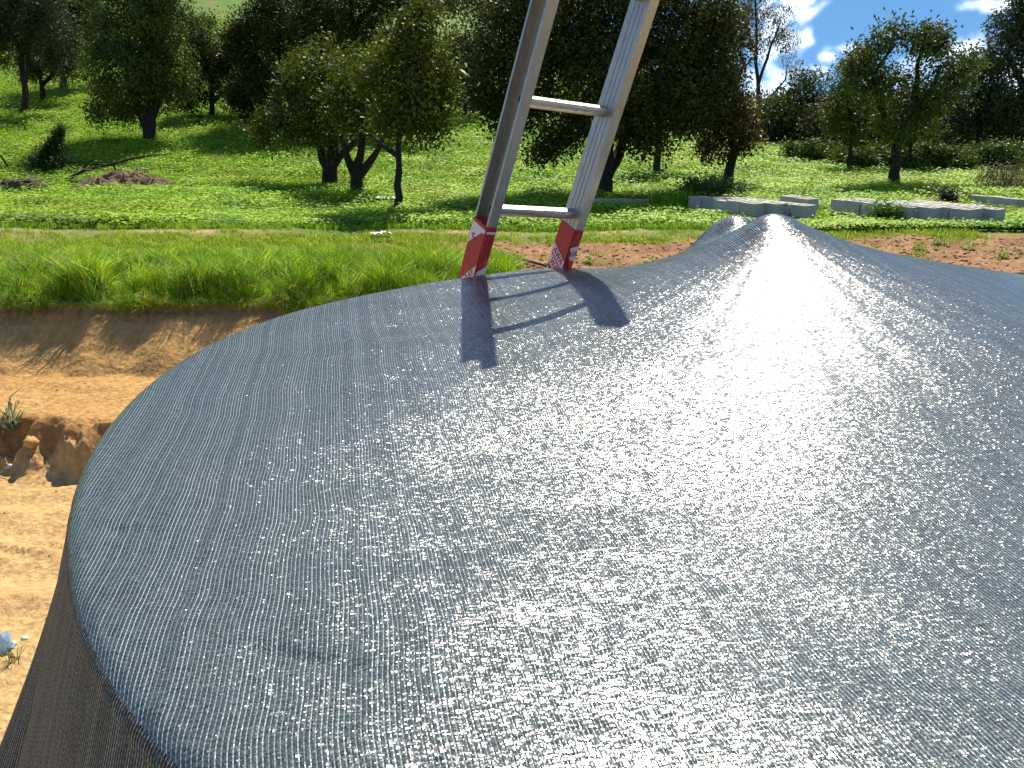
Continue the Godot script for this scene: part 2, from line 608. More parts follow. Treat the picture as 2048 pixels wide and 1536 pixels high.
# ---------------------------------------------------------------- ladder
func build_ladder() -> void:
	var A := Vector3(-0.101, -0.468 + CAM_Y, -2.385)
	var r := Vector3(0.825, -0.105, -0.552).normalized()
	var u := Vector3(0.260, 0.942, 0.210)
	u = (u - r * u.dot(r)).normalized()
	var n := r.cross(u).normalized()
	if n.z < 0:
		n = -n
	var W := 0.272
	var root := thing("ladder", "aluminium ladder with red taped rails leaning on the far rim of the covered tank", "ladder", A)
	var t := Transform3D(Basis(r, u, n), Vector3.ZERO)
	var low := -A.y / u.y + 0.05
	var top := 1.0
	var alu := mat(0.54, 0.53, 0.50, 0.48)
	alu.metallic = 0.75
	alu.roughness_texture = noise_tex(0.02, 0.55, 1.0, 4, 21)
	alu.albedo_texture = streak_texture()
	alu.uv1_triplanar = true
	alu.uv1_scale = Vector3(6.0, 6.0, 6.0)
	var dark := mat(0.02, 0.02, 0.02, 0.9)
	for side in [0, 1]:
		var g := Geo.new()
		var x0: float = 0.0 if side == 0 else W
		var o := -1.0 if side == 0 else 1.0
		var hd := 0.037
		# web, two lipped flanges pointing outwards, shallow ribs on the inner face
		var sec := [[0.0, 0.0035, -hd, hd], [0.0035, 0.030, hd - 0.003, hd], [0.0035, 0.030, -hd, -hd + 0.003], [0.027, 0.030, hd - 0.008, hd - 0.003], [0.027, 0.030, -hd + 0.003, -hd + 0.008]]
		for q in [-0.017, 0.0, 0.017]:
			sec.append([-0.0012, 0.0, q - 0.003, q + 0.003])
		for q in sec:
			var a: float = x0 + o * q[0]
			var b: float = x0 + o * q[1]
			g.box(t, Vector3(minf(a, b), low, q[2]), Vector3(maxf(a, b), top, q[3]))
		part("rail", g.mesh(), alu, root)
	# D-shaped rungs, flat side up
	var s := 0.193
	while s - 0.3 > low + 0.12:
		s -= 0.3
	while s < top:
		var g := Geo.new()
		var prof := []
		prof.append(Vector2(-0.013, 0.0135))
		prof.append(Vector2(0.013, 0.0135))
		for q in 9:
			var an := PI * q / 8.0
			prof.append(Vector2(0.0155 * cos(an), 0.006 - 0.0195 * sin(an)))
		var ends := [-0.002, W + 0.002]
		for i in prof.size():
			var p: Vector2 = prof[i]
			var q2: Vector2 = prof[(i + 1) % prof.size()]
			var nn2 := Vector2(p.y - q2.y, q2.x - p.x).normalized()
			if nn2.dot(p + q2) < 0:
				nn2 = -nn2
			g.quad(t * Vector3(ends[0], s + p.y, p.x), t * Vector3(ends[1], s + p.y, p.x), t * Vector3(ends[1], s + q2.y, q2.x), t * Vector3(ends[0], s + q2.y, q2.x), t.basis * Vector3(0, nn2.y, nn2.x))
		var rung := part("rung", g.mesh(), alu, root)
		# the swaged collar, and a near-black disc for the shade inside the open end
		for e in [-1.0, 1.0]:
			var ring := Geo.new()
			var end_disc := Geo.new()
			var xe: float = (-0.0045 if e < 0 else W + 0.0045)
			for i in prof.size():
				var p: Vector2 = prof[i] * 1.22
				var q2: Vector2 = prof[(i + 1) % prof.size()] * 1.22
				var pi_: Vector2 = prof[i] * 0.86
				var qi: Vector2 = prof[(i + 1) % prof.size()] * 0.86
				ring.quad(t * Vector3(xe, s + p.y, p.x), t * Vector3(xe, s + q2.y, q2.x), t * Vector3(xe + e * 0.002, s + qi.y, qi.x), t * Vector3(xe + e * 0.002, s + pi_.y, pi_.x), t.basis * Vector3(e, 0, 0))
				end_disc.quad(t * Vector3(xe + e * 0.0015, s + pi_.y, pi_.x), t * Vector3(xe + e * 0.0015, s + qi.y, qi.x), t * Vector3(xe + e * 0.0015, s, 0), t * Vector3(xe + e * 0.0015, s, 0), t.basis * Vector3(e, 0, 0))
			part("collar", ring.mesh(), alu, rung)
			part("shade_disc", end_disc.mesh(), dark, rung)
		s += 0.3
	# red and white plastic tape wound round the rails where they touch the rim
	var red := mat(0.42, 0.012, 0.014, 0.35)
	var wrinkle := noise_tex(0.03, 0.0, 1.0, 3, 31)
	red.heightmap_enabled = true
	red.heightmap_texture = wrinkle
	red.heightmap_scale = 0.5
	red.uv1_triplanar = true
	red.uv1_scale = Vector3(5, 1.4, 5)
	var white := mat(0.66, 0.60, 0.60, 0.4)
	for side in [0, 1]:
		var x0: float = 0.0 if side == 0 else W
		var xa := x0 - 0.033 if side == 0 else x0 - 0.003
		var xb := x0 + 0.003 if side == 0 else x0 + 0.033
		var g := Geo.new()
		wrap_tube(g, t, xa, xb, 0.040, -0.09, 0.160)
		var w := part("tape_wrap", g.mesh(), red, root)
		var zf := 0.0402
		if side == 0:
			# outer face looks along -r, with the white start of the tape and torn white print lower down
			print_band(w, t, 0, xa - 0.0006, white, red, [Vector2(-0.034, 0.150), Vector2(0.036, 0.150), Vector2(0.036, 0.140), Vector2(0.020, 0.136), Vector2(-0.034, 0.083)], "S", Vector2(-0.012, 0.108), 0.034, 0.35)
			print_band(w, t, 0, xa - 0.0006, white, red, [Vector2(-0.004, 0.000), Vector2(0.030, 0.036), Vector2(0.036, 0.046), Vector2(0.036, -0.005), Vector2(0.030, -0.012), Vector2(0.012, -0.002)], "AY", Vector2(0.020, 0.012), 0.022, 0.9)
			print_band(w, t, 0, xa - 0.0006, white, red, [Vector2(-0.032, -0.034), Vector2(-0.006, -0.006), Vector2(0.034, -0.014), Vector2(0.034, -0.06), Vector2(-0.03, -0.06)], "AWA", Vector2(0.000, -0.024), 0.026, 0.45)
			print_band(w, t, 1, zf, white, red, [Vector2(xa + 0.002, 0.148), Vector2(xb - 0.002, 0.148), Vector2(xb - 0.002, 0.141), Vector2(xa + 0.002, 0.141)], "", Vector2.ZERO, 0.0, 0.0)
			print_band(w, t, 1, zf, white, red, [Vector2(xa + 0.003, 0.026), Vector2(xb - 0.003, 0.046), Vector2(xb - 0.003, -0.03), Vector2(xa + 0.003, -0.03)], "W", Vector2(x0 - 0.015, 0.004), 0.030, 0.5)
		else:
			print_band(w, t, 0, xa - 0.0006, white, red, [Vector2(-0.034, 0.090), Vector2(0.036, 0.058), Vector2(0.036, 0.028), Vector2(-0.034, 0.062)], "AWA", Vector2(0.001, 0.061), 0.027, -0.42)
			print_band(w, t, 0, xa - 0.0006, white, red, [Vector2(-0.034, 0.056), Vector2(0.036, 0.022), Vector2(0.036, -0.008), Vector2(-0.034, 0.026)], "WAS", Vector2(0.001, 0.025), 0.027, -0.42)
			print_band(w, t, 0, xa - 0.0006, white, red, [Vector2(-0.034, 0.012), Vector2(0.036, -0.022), Vector2(0.036, -0.052), Vector2(-0.034, -0.018)], "ANG", Vector2(0.001, -0.019), 0.027, -0.42)
			print_band(w, t, 1, zf, white, red, [Vector2(xa + 0.003, 0.104), Vector2(xb - 0.003, 0.112), Vector2(xb - 0.004, 0.062), Vector2(xa + 0.012, 0.066)], "VA", Vector2(x0 + 0.017, 0.086), 0.024, 0.1)

func wrap_tube(g: Geo, t: Transform3D, xa: float, xb: float, hz: float, y0: float, y1: float) -> void:
	var c := 0.005
	var ring := [Vector2(xa + c, -hz), Vector2(xb - c, -hz), Vector2(xb, -hz + c), Vector2(xb, hz - c), Vector2(xb - c, hz), Vector2(xa + c, hz), Vector2(xa, hz - c), Vector2(xa, -hz + c)]
	for i in 8:
		var p: Vector2 = ring[i]
		var q: Vector2 = ring[(i + 1) % 8]
		var d := q - p
		var nn := Vector2(d.y, -d.x).normalized()
		if nn.dot(p + q - Vector2(xa + xb, 0)) < 0:
			nn = -nn
		g.quad(t * Vector3(p.x, y0, p.y), t * Vector3(q.x, y0, q.y), t * Vector3(q.x, y1, q.y), t * Vector3(p.x, y1, p.y), t.basis * Vector3(nn.x, 0, nn.y))
		g.quad(t * Vector3(p.x, y1, p.y), t * Vector3(q.x, y1, q.y), t * Vector3((xa + xb) * 0.5, y1 - 0.001, 0), t * Vector3((xa + xb) * 0.5, y1 - 0.001, 0), t.basis * Vector3.UP)

func print_band(w: Node, t: Transform3D, face: int, lift: float, white: Material, red: Material, poly: Array, text: String, at: Vector2, size: float, tilt: float) -> void:
	# face 0: in the plane across the rail (first number runs along the ladder's normal); face 1: on the flange
	var g := Geo.new()
	var nn := t.basis * (Vector3(-1, 0, 0) if face == 0 else Vector3(0, 0, 1))
	var pts := []
	for p in poly:
		pts.append(t * (Vector3(lift, p.y, p.x) if face == 0 else Vector3(p.x, p.y, lift)))
	for i in range(1, pts.size() - 1):
		var s := g.v.size()
		g.v.append_array([pts[0], pts[i], pts[i + 1]])
		g.n.append_array([nn, nn, nn])
		if (pts[i] - pts[0]).cross(pts[i + 1] - pts[0]).dot(nn) > 0:
			g.ix.append_array([s, s + 2, s + 1])
		else:
			g.ix.append_array([s, s + 1, s + 2])
	part("printed_band", g.mesh(), white, w)
	if text == "":
		return
	var tm := TextMesh.new()
	tm.text = text
	var f := SystemFont.new()
	f.font_names = PackedStringArray(["Droid Sans"])
	f.font_weight = 700
	tm.font = f
	tm.font_size = 32
	tm.pixel_size = size / 32.0
	tm.depth = 0.0006
	var o := part("lettering", tm, red_flat(), w)
	var right := t.basis * (Vector3(0, 0, 1) if face == 0 else Vector3(1, 0, 0))
	var up := t.basis.y
	var rr := right * cos(tilt) + up * sin(tilt)
	var uu := up * cos(tilt) - right * sin(tilt)
	var where := t * (Vector3(lift - 0.0005, at.y, at.x) if face == 0 else Vector3(at.x, at.y, lift + 0.0005))
	o.transform = Transform3D(Basis(rr, uu, nn), where)

func red_flat() -> StandardMaterial3D:
	if not M.has("letter"):
		M.letter = mat(0.42, 0.012, 0.03, 0.4)
	return M.letter

func streak_texture() -> ImageTexture:
	# brushed, stained aluminium: streaks that run along the length
	var S := 256
	var im := Image.create(S, S, false, Image.FORMAT_RGB8)
	var f := FastNoiseLite.new()
	f.seed = 12
	f.frequency = 0.02
	for y in S:
		for x in S:
			var a := f.get_noise_2d(x * 6.0, y * 0.25) * 0.5 + 0.5
			var b := f.get_noise_2d(x * 1.2 + 300, y * 1.2) * 0.5 + 0.5
			var k := 0.70 + 0.25 * a + 0.12 * b
			im.set_pixel(x, y, Color(minf(k, 1), minf(k * 0.985, 1), minf(k * 0.955, 1)))
	return ImageTexture.create_from_image(im)

# ---------------------------------------------------------------- plants
func leaf_clump(sd: int, leaves: int, spread: float, length: float, width: float, droop: float) -> ArrayMesh:
	var r := RandomNumberGenerator.new()
	r.seed = sd
	var g := Geo.new()
	for i in leaves:
		var dir := Vector3(r.randfn(), r.randfn() * 0.8 - droop, r.randfn()).normalized()
		var base := Vector3(r.randfn(), r.randfn(), r.randfn()) * spread * 0.5
		var l := length * r.randf_range(0.7, 1.25)
		var side := dir.cross(Vector3(r.randfn() * 0.6, 1, r.randfn() * 0.6)).normalized() * width * 0.5
		var nn := side.cross(dir).normalized()
		if nn.y < 0:
			nn = -nn
		var mid := base + dir * l * 0.5 + nn * l * 0.06
		var tip := base + dir * l - nn * l * 0.05
		var s := g.v.size()
		g.v.append_array([base, mid - side, tip, mid + side])
		g.n.append_array([nn, (nn - side * 4.0).normalized(), nn, (nn + side * 4.0).normalized()])
		g.ix.append_array([s, s + 1, s + 2, s, s + 2, s + 3])
	return g.mesh()

func grass_tuft(sd: int, blades: int, spread: float, height: float, width: float, lean: float) -> ArrayMesh:
	var r := RandomNumberGenerator.new()
	r.seed = sd
	var g := Geo.new()
	for i in blades:
		var an := r.randf() * TAU
		var b := Vector3(cos(an), 0, sin(an)) * spread * sqrt(r.randf())
		var h := height * r.randf_range(0.55, 1.15)
		var la := r.randf() * TAU
		var ld := Vector3(cos(la), 0, sin(la))
		var le := lean * r.randf_range(0.3, 1.3)
		var sa := r.randf() * TAU
		var side := Vector3(cos(sa), 0, sin(sa)) * width * 0.5
		var p1 := b + Vector3.UP * h * 0.55 + ld * h * le * 0.25
		var p2 := b + Vector3.UP * h * (1.0 - 0.25 * le) + ld * h * le * 0.8
		var nn := side.cross(Vector3.UP).normalized()
		nn = (nn + Vector3.UP * 0.8).normalized()
		var s := g.v.size()
		g.v.append_array([b - side, b + side, p1 + side * 0.8, p1 - side * 0.8, p2])
		g.n.append_array([nn, nn, nn, nn, nn])
		g.ix.append_array([s, s + 1, s + 2, s, s + 2, s + 3, s + 3, s + 2, s + 4])
	return g.mesh()

func leafy(r: float, g: float, b: float, rough: float, through: float, spec := 0.5) -> StandardMaterial3D:
	var m := mat(r, g, b, rough, spec)
	m.vertex_color_use_as_albedo = true
	m.backlight_enabled = true
	m.backlight = Color(through, through, through)
	return m

func plant_materials() -> void:
	M.leaf = leafy(1, 1, 1, 0.55, 0.7, 0.28)
	M.grass = leafy(1, 1, 1, 0.6, 0.8, 0.3)
	M.blade = leafy(1, 1, 1, 0.5, 0.6, 0.35)
	M.bark = mat(0.085, 0.065, 0.048, 0.95, 0.3)
	M.bark.albedo_texture = noise_tex(0.03, 0.45, 1.0, 4, 41)
	M.bark.uv1_triplanar = true
	M.bark.uv1_scale = Vector3(3, 1, 3)
	M.bark.heightmap_enabled = true
	M.bark.heightmap_texture = noise_tex(0.04, 0.0, 1.0, 4, 42)
	M.bark.heightmap_scale = 3.0
	clump.broad = leaf_clump(3, 26, 0.32, 0.125, 0.056, 0.1)
	clump.fine = leaf_clump(4, 18, 0.30, 0.16, 0.030, 0.7)
	clump.hedge = leaf_clump(5, 22, 0.25, 0.11, 0.055, 0.0)

func tree(called: String, label: String, category: String, base: Vector2, trunk_px: float, stems: Array, blobs: Array, tint: Array, opts := {}) -> Node3D:
	var foot := on_ground(base.x, base.y)
	var zf := -foot.z
	var root := thing(called, label, category, foot, opts.get("group", ""))
	var mpp := zf / -ray(base.x, base.y).z / FOCAL
	var r := RandomNumberGenerator.new()
	r.seed = int(base.x * 7 + base.y * 13)
	var k := 0
	for st in stems:
		var path := []
		var rad := []
		var dz := 0.0
		var m: int = st.size()
		for i in m:
			var q: Array = st[i]
			var p := at_depth(q[0], q[1], zf) - foot
			if i > 0:
				dz += r.randf_range(-0.5, 0.5) * (0.3 + 0.5 * i) * (0.3 if k == 0 else 1.0)
			p.z += dz
			if i == 0 and k == 0:
				path.append(p - Vector3(0, 0.25, 0))
				rad.append(trunk_px * mpp * 0.5 * 1.5)
			path.append(p)
			rad.append(trunk_px * mpp * 0.5 * lerpf(1.0, 0.28, float(i) / maxf(m - 1, 1)) * (1.0 if k == 0 else 0.7))
		# a few in-between points keep the line from looking ruled
		var path2 := []
		var rad2 := []
		for i in path.size() - 1:
			path2.append(path[i])
			rad2.append(rad[i])
			var mid: Vector3 = (path[i] + path[i + 1]) * 0.5
			var wob: float = (path[i] - path[i + 1]).length() * 0.05
			path2.append(mid + Vector3(r.randfn(), r.randfn() * 0.3, r.randfn()) * wob)
			rad2.append((rad[i] + rad[i + 1]) * 0.5)
		path2.append(path[-1])
		rad2.append(rad[-1])
		var g := Geo.new()
		g.tube(path2, rad2, 9, 0.08, r)
		part("trunk" if k == 0 else "limb", g.mesh(), M.bark, root)
		k += 1
	var where := []
	var cols := PackedColorArray()
	var scale: float = opts.get("scale", 1.0)
	var dens: float = opts.get("density", 1.0)
	var gap: float = opts.get("gap", 0.07)
	var twig := Geo.new()
	var all := blobs.duplicate()
	if opts.get("kind", "broad") != "hedge":
		for b in blobs:
			for i in 2:
				var an := r.randf() * TAU
				var q := r.randf_range(0.30, 0.48)
				all.append([b[0] + cos(an) * b[2] * r.randf_range(0.8, 1.05), b[1] + sin(an) * b[3] * r.randf_range(0.8, 1.05), b[2] * q, b[3] * q * 0.9])
	for b in all:
		var c := at_depth(b[0], b[1], zf) - foot
		var rx: float = b[2] * mpp
		var ry: float = b[3] * mpp
		c.z += r.randf_range(-0.6, 0.6) * rx
		var cnt := int(225.0 * dens * rx * ry / (scale * scale)) + 6
		for i in cnt:
			var d := Vector3(r.randfn(), r.randfn(), r.randfn()).normalized()
			var rad := pow(r.randf(), 0.45) * r.randf_range(0.72, 1.2)
			var p := c + Vector3(d.x * rx, d.y * ry, d.z * rx * 0.95) * rad
			if n_blob.get_noise_3d((p.x + foot.x) * 60.0 / maxf(rx, 0.7), p.y * 60.0 / maxf(rx, 0.7), (p.z + foot.z) * 60.0 / maxf(rx, 0.7)) < gap:
				continue
			if p.y < 0.15:
				continue
			var s := scale * r.randf_range(0.75, 1.35)
			var bs := Basis(Vector3(r.randfn(), r.randfn(), r.randfn()).normalized(), r.randf() * TAU).scaled(Vector3(s, s, s))
			if opts.get("kind", "broad") == "fine":
				bs = Basis(Vector3.UP, r.randf() * TAU).scaled(Vector3(s, s, s))
			where.append(Transform3D(bs, p))
			var v := r.randf()
			var lit_clump := smoothstep(0.0, 0.4, n_blob.get_noise_3d(p.x * 40.0 + 200.0, p.y * 40.0, p.z * 40.0 + foot.x * 10.0))  # sunlit clumps put into the leaf colour, spread by noise
			var col := Color(tint[0], tint[1], tint[2])
			col = col.lerp(Color(tint[0] * 2.2, tint[1] * 1.6, tint[2] * 0.9), clampf(v * v * 0.6 + lit_clump * 0.5, 0.0, 1.0))
			cols.append(col)
		# twigs that carry the outer leaves
		if opts.get("twigs", true) and b[2] > 22.0:
			for i in 3:
				var d := Vector3(r.randfn(), r.randfn() * 0.6 + 0.5, r.randfn()).normalized()
				twig.tube([c - d * rx * 0.2 + Vector3(0, -ry * 0.4, 0), c + Vector3(d.x * rx, d.y * ry, d.z * rx) * 0.85], [0.022 * scale, 0.007], 4)
	if twig.v.size() > 0:
		part("twigs", twig.mesh(), M.bark, root, true)
	scatter("crown", clump[opts.get("kind", "broad")], M.leaf, root, where, cols)
	return root

func build_trees() -> void:
	var dk := [0.038, 0.052, 0.010]
	var md := [0.060, 0.092, 0.014]
	var ol := [0.066, 0.092, 0.010]
	var gg := [0.050, 0.066, 0.030]
	tree("orchard_tree", "slim tree with two thin grey trunks at the left edge of the slope", "tree", Vector2(48, 226), 14,
		[[[48, 226], [44, 150], [46, 80], [60, 0], [62, -70]], [[52, 215], [60, 140], [66, 60], [80, -10]], [[46, 110], [20, 60], [0, 30]]],
		[[20, 40, 60, 50], [105, 55, 60, 50], [60, -30, 90, 60], [5, 95, 45, 30], [120, 95, 45, 28], [-30, 60, 50, 50], [70, 0, 60, 40], [-30, -30, 60, 50]], gg, {"gap": 0.0})
	tree("orchard_tree", "small tree with a thin trunk just right of the two-trunked tree", "tree", Vector2(84, 207), 13,
		[[[84, 207], [83, 165], [86, 120]], [[84, 170], [110, 135], [128, 115]]],
		[[70, 140, 40, 26], [100, 120, 50, 36], [135, 125, 40, 36], [60, 110, 40, 30]], gg)
	tree("orchard_tree", "dim tree farther up the slope left of the many-stemmed tree", "tree", Vector2(128, 178), 16,
		[[[128, 178], [126, 150], [130, 110]], [[127, 160], [145, 130], [160, 90]]],
		[[130, 110, 45, 36], [165, 80, 50, 50], [150, 30, 60, 50], [110, 70, 45, 40], [175, 20, 50, 50]], dk)
	tree("orchard_tree", "broad many-stemmed tree standing on a bare patch of the slope", "tree", Vector2(300, 281), 26,
		[[[300, 281], [298, 240], [306, 170], [300, 90], [296, 20]], [[298, 262], [272, 232], [238, 200]], [[302, 260], [318, 210], [340, 150]], [[296, 250], [268, 190], [250, 130]]],
		[[262, 70, 70, 62], [325, 105, 58, 62], [222, 140, 56, 56], [272, 180, 70, 44], [342, 175, 36, 52], [285, 5, 82, 56], [205, 195, 36, 34], [330, 35, 58, 52], [232, 225, 42, 24], [300, 130, 60, 50], [250, -40, 80, 50], [340, -30, 50, 50]], md, {"density": 1.1})
	tree("orchard_tree", "dark tree in the shade between the many-stemmed tree and the forked pair", "tree", Vector2(424, 234), 12,
		[[[424, 234], [422, 200], [420, 150], [416, 100]], [[422, 210], [450, 180], [470, 160]]],
		[[415, 140, 56, 60], [466, 182, 56, 38], [400, 80, 46, 44], [450, 110, 52, 50], [380, 190, 26, 40], [500, 140, 40, 60]], dk, {"density": 1.2})
	tree("orchard_tree", "tall dark tree behind the forked pair, below the bright hilltop", "tree", Vector2(556, 262), 20,
		[[[556, 262], [556, 200], [560, 120], [566, 20]], [[556, 190], [530, 140], [510, 100]], [[558, 140], [590, 90], [610, 60]]],
		[[520, 165, 64, 60], [600, 60, 82, 56], [545, 50, 60, 50], [505, 90, 42, 56], [500, 225, 46, 30], [580, 130, 70, 56], [560, 0, 60, 40], [470, 60, 26, 40], [540, -45, 60, 40]], dk, {"density": 1.25})
	tree("orchard_tree", "tall dark tree with a straight trunk above the forked pair", "tree", Vector2(712, 262), 20,
		[[[712, 262], [712, 150], [706, 50], [706, -70]], [[708, 90], [660, 40], [640, 0]], [[707, 60], [750, 10], [780, -30]]],
		[[655, 25, 52, 44], [745, 15, 62, 46], [700, -50, 110, 56], [680, 80, 40, 40], [800, -20, 70, 50], [730, 70, 50, 40], [840, 10, 40, 34], [880, -20, 50, 34]], dk, {"density": 1.15})
	tree("forked_tree", "left one of two low forked trees in the middle of the slope", "tree", Vector2(660, 366), 33,
		[[[660, 366], [661, 335], [668, 300], [666, 220], [650, 150]], [[658, 338], [640, 300], [618, 255], [600, 215]], [[664, 330], [694, 296], [716, 262]]],
		[[605, 205, 56, 56], [650, 145, 66, 50], [568, 245, 54, 32], [672, 210, 58, 54], [632, 245, 60, 36], [525, 255, 38, 34], [590, 160, 46, 40], [690, 250, 40, 30]], ol)
	tree("forked_tree", "right one of two low forked trees in the middle of the slope", "tree", Vector2(716, 386), 30,
		[[[716, 386], [714, 350], [724, 310], [728, 240]], [[712, 352], [700, 315], [690, 270]], [[720, 350], [752, 310], [776, 268]]],
		[[720, 190, 60, 54], [762, 236, 46, 34], [700, 240, 54, 36], [690, 160, 50, 46], [740, 140, 44, 40]], ol)
	tree("orchard_tree", "slim pale-barked tree with a long low branch in front of the forked pair", "tree", Vector2(793, 420), 17,
		[[[793, 420], [795, 370], [798, 320], [804, 250], [814, 160], [832, 70]], [[797, 312], [760, 290], [735, 274], [700, 262]], [[802, 270], [826, 220], [850, 170]]],
		[[830, 62, 56, 42], [790, 105, 56, 46], [858, 120, 46, 52], [848, 200, 52, 56], [800, 180, 56, 52], [780, 236, 46, 28], [872, 248, 30, 28], [886, 170, 26, 36], [815, 250, 40, 28], [760, 150, 40, 40], [845, 25, 36, 22]], ol)
	tree("orchard_tree", "pale distant tree on the skyline left of the ladder", "tree", Vector2(930, 236), 10,
		[[[930, 236], [934, 180], [940, 110], [930, 60]]],
		[[968, 30, 36, 26], [938, 112, 44, 34], [905, 100, 22, 26], [900, 10, 30, 22], [960, 80, 30, 22], [935, 150, 44, 34], [945, 200, 40, 22], [940, 0, 50, 18]], gg, {"scale": 1.5, "gap": 0.02})
	tree("shade_tree", "huge dark spreading tree behind the ladder, its thick trunk leaning left", "tree", Vector2(1206, 390), 40,
		[[[1206, 390], [1208, 345], [1214, 290], [1210, 200], [1196, 110]], [[1212, 352], [1236, 320], [1252, 282], [1300, 230], [1350, 170]], [[1212, 290], [1150, 230], [1080, 180]], [[1214, 250], [1240, 150], [1270, 60]]],
		[[1000, 110, 66, 72], [975, 195, 52, 46], [1060, 200, 76, 62], [1100, 90, 94, 80], [1050, 15, 90, 46], [1200, 60, 110, 80], [1200, 190, 104, 72], [1330, 80, 100, 80], [1320, 190, 92, 62], [1425, 110, 62, 80], [1438, 40, 52, 44], [1395, 190, 56, 46], [1250, 262, 62, 36], [1130, 268, 56, 36], [1370, 245, 46, 36], [1285, 5, 110, 44], [1100, 298, 34, 22], [1170, -40, 150, 50], [1330, -40, 100, 50], [1300, 290, 40, 22], [1020, 250, 40, 26]], dk, {"density": 1.2, "gap": 0.0})
	tree("shade_tree", "straight single trunk standing behind the huge dark tree", "tree", Vector2(1315, 354), 17,
		[[[1315, 354], [1317, 310], [1320, 240], [1326, 170]], [[1320, 240], [1350, 200], [1370, 170]]],
		[[1326, 222, 52, 36], [1370, 200, 40, 34], [1300, 180, 40, 40]], dk)
	tree("shade_tree", "brownish round-headed tree at the right end of the dark trees", "tree", Vector2(1456, 378), 25,
		[[[1456, 378], [1458, 340], [1466, 300], [1462, 220]], [[1462, 320], [1484, 290], [1496, 260]]],
		[[1450, 256, 54, 40], [1472, 222, 44, 38], [1418, 296, 30, 22], [1482, 286, 30, 30], [1440, 190, 46, 46], [1460, 120, 50, 60], [1470, 60, 34, 40], [1430, 240, 40, 30]], [0.060, 0.052, 0.014], {"density": 1.15})
	tree("gum_tree", "tall thin gum tree with sparse drooping leaves against the clouds", "tree", Vector2(1522, 268), 10,
		[[[1522, 268], [1518, 200], [1512, 120], [1516, 50], [1512, 0]], [[1516, 170], [1534, 115], [1552, 70], [1560, 40]], [[1520, 230], [1552, 185], [1574, 130]], [[1514, 110], [1496, 70], [1490, 30]]],
		[[1508, 18, 44, 26], [1548, 36, 32, 30], [1562, 92, 24, 26], [1520, 84, 28, 34], [1580, 140, 18, 26], [1500, 190, 28, 28], [1548, 205, 30, 24], [1490, 40, 30, 40], [1525, -20, 50, 30], [1530, 245, 34, 22], [1565, 60, 18, 18]], [0.075, 0.085, 0.035], {"kind": "fine", "density": 0.6, "scale": 1.6, "gap": 0.08})
	tree("round_tree", "dense round-topped tree behind the left end of the hedge", "tree", Vector2(1612, 292), 14,
		[[[1612, 292], [1612, 260], [1618, 200]], [[1612, 262], [1640, 240], [1660, 220]]],
		[[1620, 196, 46, 42], [1658, 222, 36, 34], [1580, 232, 44, 34], [1640, 252, 56, 28], [1606, 262, 50, 24], [1545, 246, 24, 22]], [0.050, 0.075, 0.016], {"scale": 1.5, "density": 1.2})
	tree("orchard_tree", "thin-trunked tree standing just in front of the hedge", "tree", Vector2(1699, 342), 11,
		[[[1699, 342], [1701, 305], [1706, 250], [1702, 180]], [[1704, 260], [1730, 225], [1745, 200]]],
		[[1700, 180, 36, 42], [1712, 135, 26, 26], [1740, 222, 36, 40], [1690, 230, 30, 34], [1715, 262, 28, 20]], md, {"gap": 0.0})
	tree("orchard_tree", "glossy-leaved tree with a forked trunk in the open grass at right", "tree", Vector2(1788, 369), 22,
		[[[1788, 369], [1793, 325], [1798, 275], [1816, 215], [1836, 160], [1846, 100]], [[1797, 272], [1768, 215], [1752, 150], [1780, 90]], [[1808, 238], [1850, 180], [1880, 130]]],
		[[1786, 74, 36, 26], [1748, 108, 40, 34], [1838, 86, 42, 30], [1880, 74, 28, 24], [1902, 136, 44, 42], [1862, 182, 54, 42], [1786, 160, 40, 30], [1738, 168, 36, 32], [1812, 222, 54, 32], [1718, 140, 24, 20], [1774, 262, 32, 24], [1850, 240, 40, 30]], md, {"gap": 0.02})
	tree("orchard_tree", "pale thin trunk under leaves, right of the glossy-leaved tree", "tree", Vector2(1819, 344), 10,
		[[[1819, 344], [1819, 300], [1824, 250]]],
		[[1836, 266, 40, 24], [1812, 236, 34, 26], [1860, 250, 30, 26]], md)
	tree("border_tree", "dusty grey-green tree behind the hedge near the right edge", "tree", Vector2(1958, 312), 16,
		[[[1958, 312], [1958, 270], [1952, 200], [1970, 130]], [[1956, 240], [1990, 200], [2010, 170]]],
		[[1955, 170, 52, 56], [1915, 228, 52, 42], [1996, 228, 60, 50], [1976, 116, 26, 26], [1940, 262, 60, 30], [2000, 170, 36, 40]], gg, {"scale": 1.4})
	tree("border_tree", "tall open-crowned tree cut off by the right edge of the view", "tree", Vector2(2062, 316), 22,
		[[[2062, 316], [2058, 240], [2050, 160], [2056, 60]], [[2052, 180], [2024, 130], [2016, 100]]],
		[[2030, 62, 34, 42], [2062, 110, 46, 50], [2040, 205, 42, 46], [2084, 40, 52, 56], [2008, 128, 20, 20], [2050, 10, 30, 30], [2080, 180, 50, 60], [2050, 262, 50, 30]], gg, {"scale": 1.3, "gap": 0.04})
	var k := 0
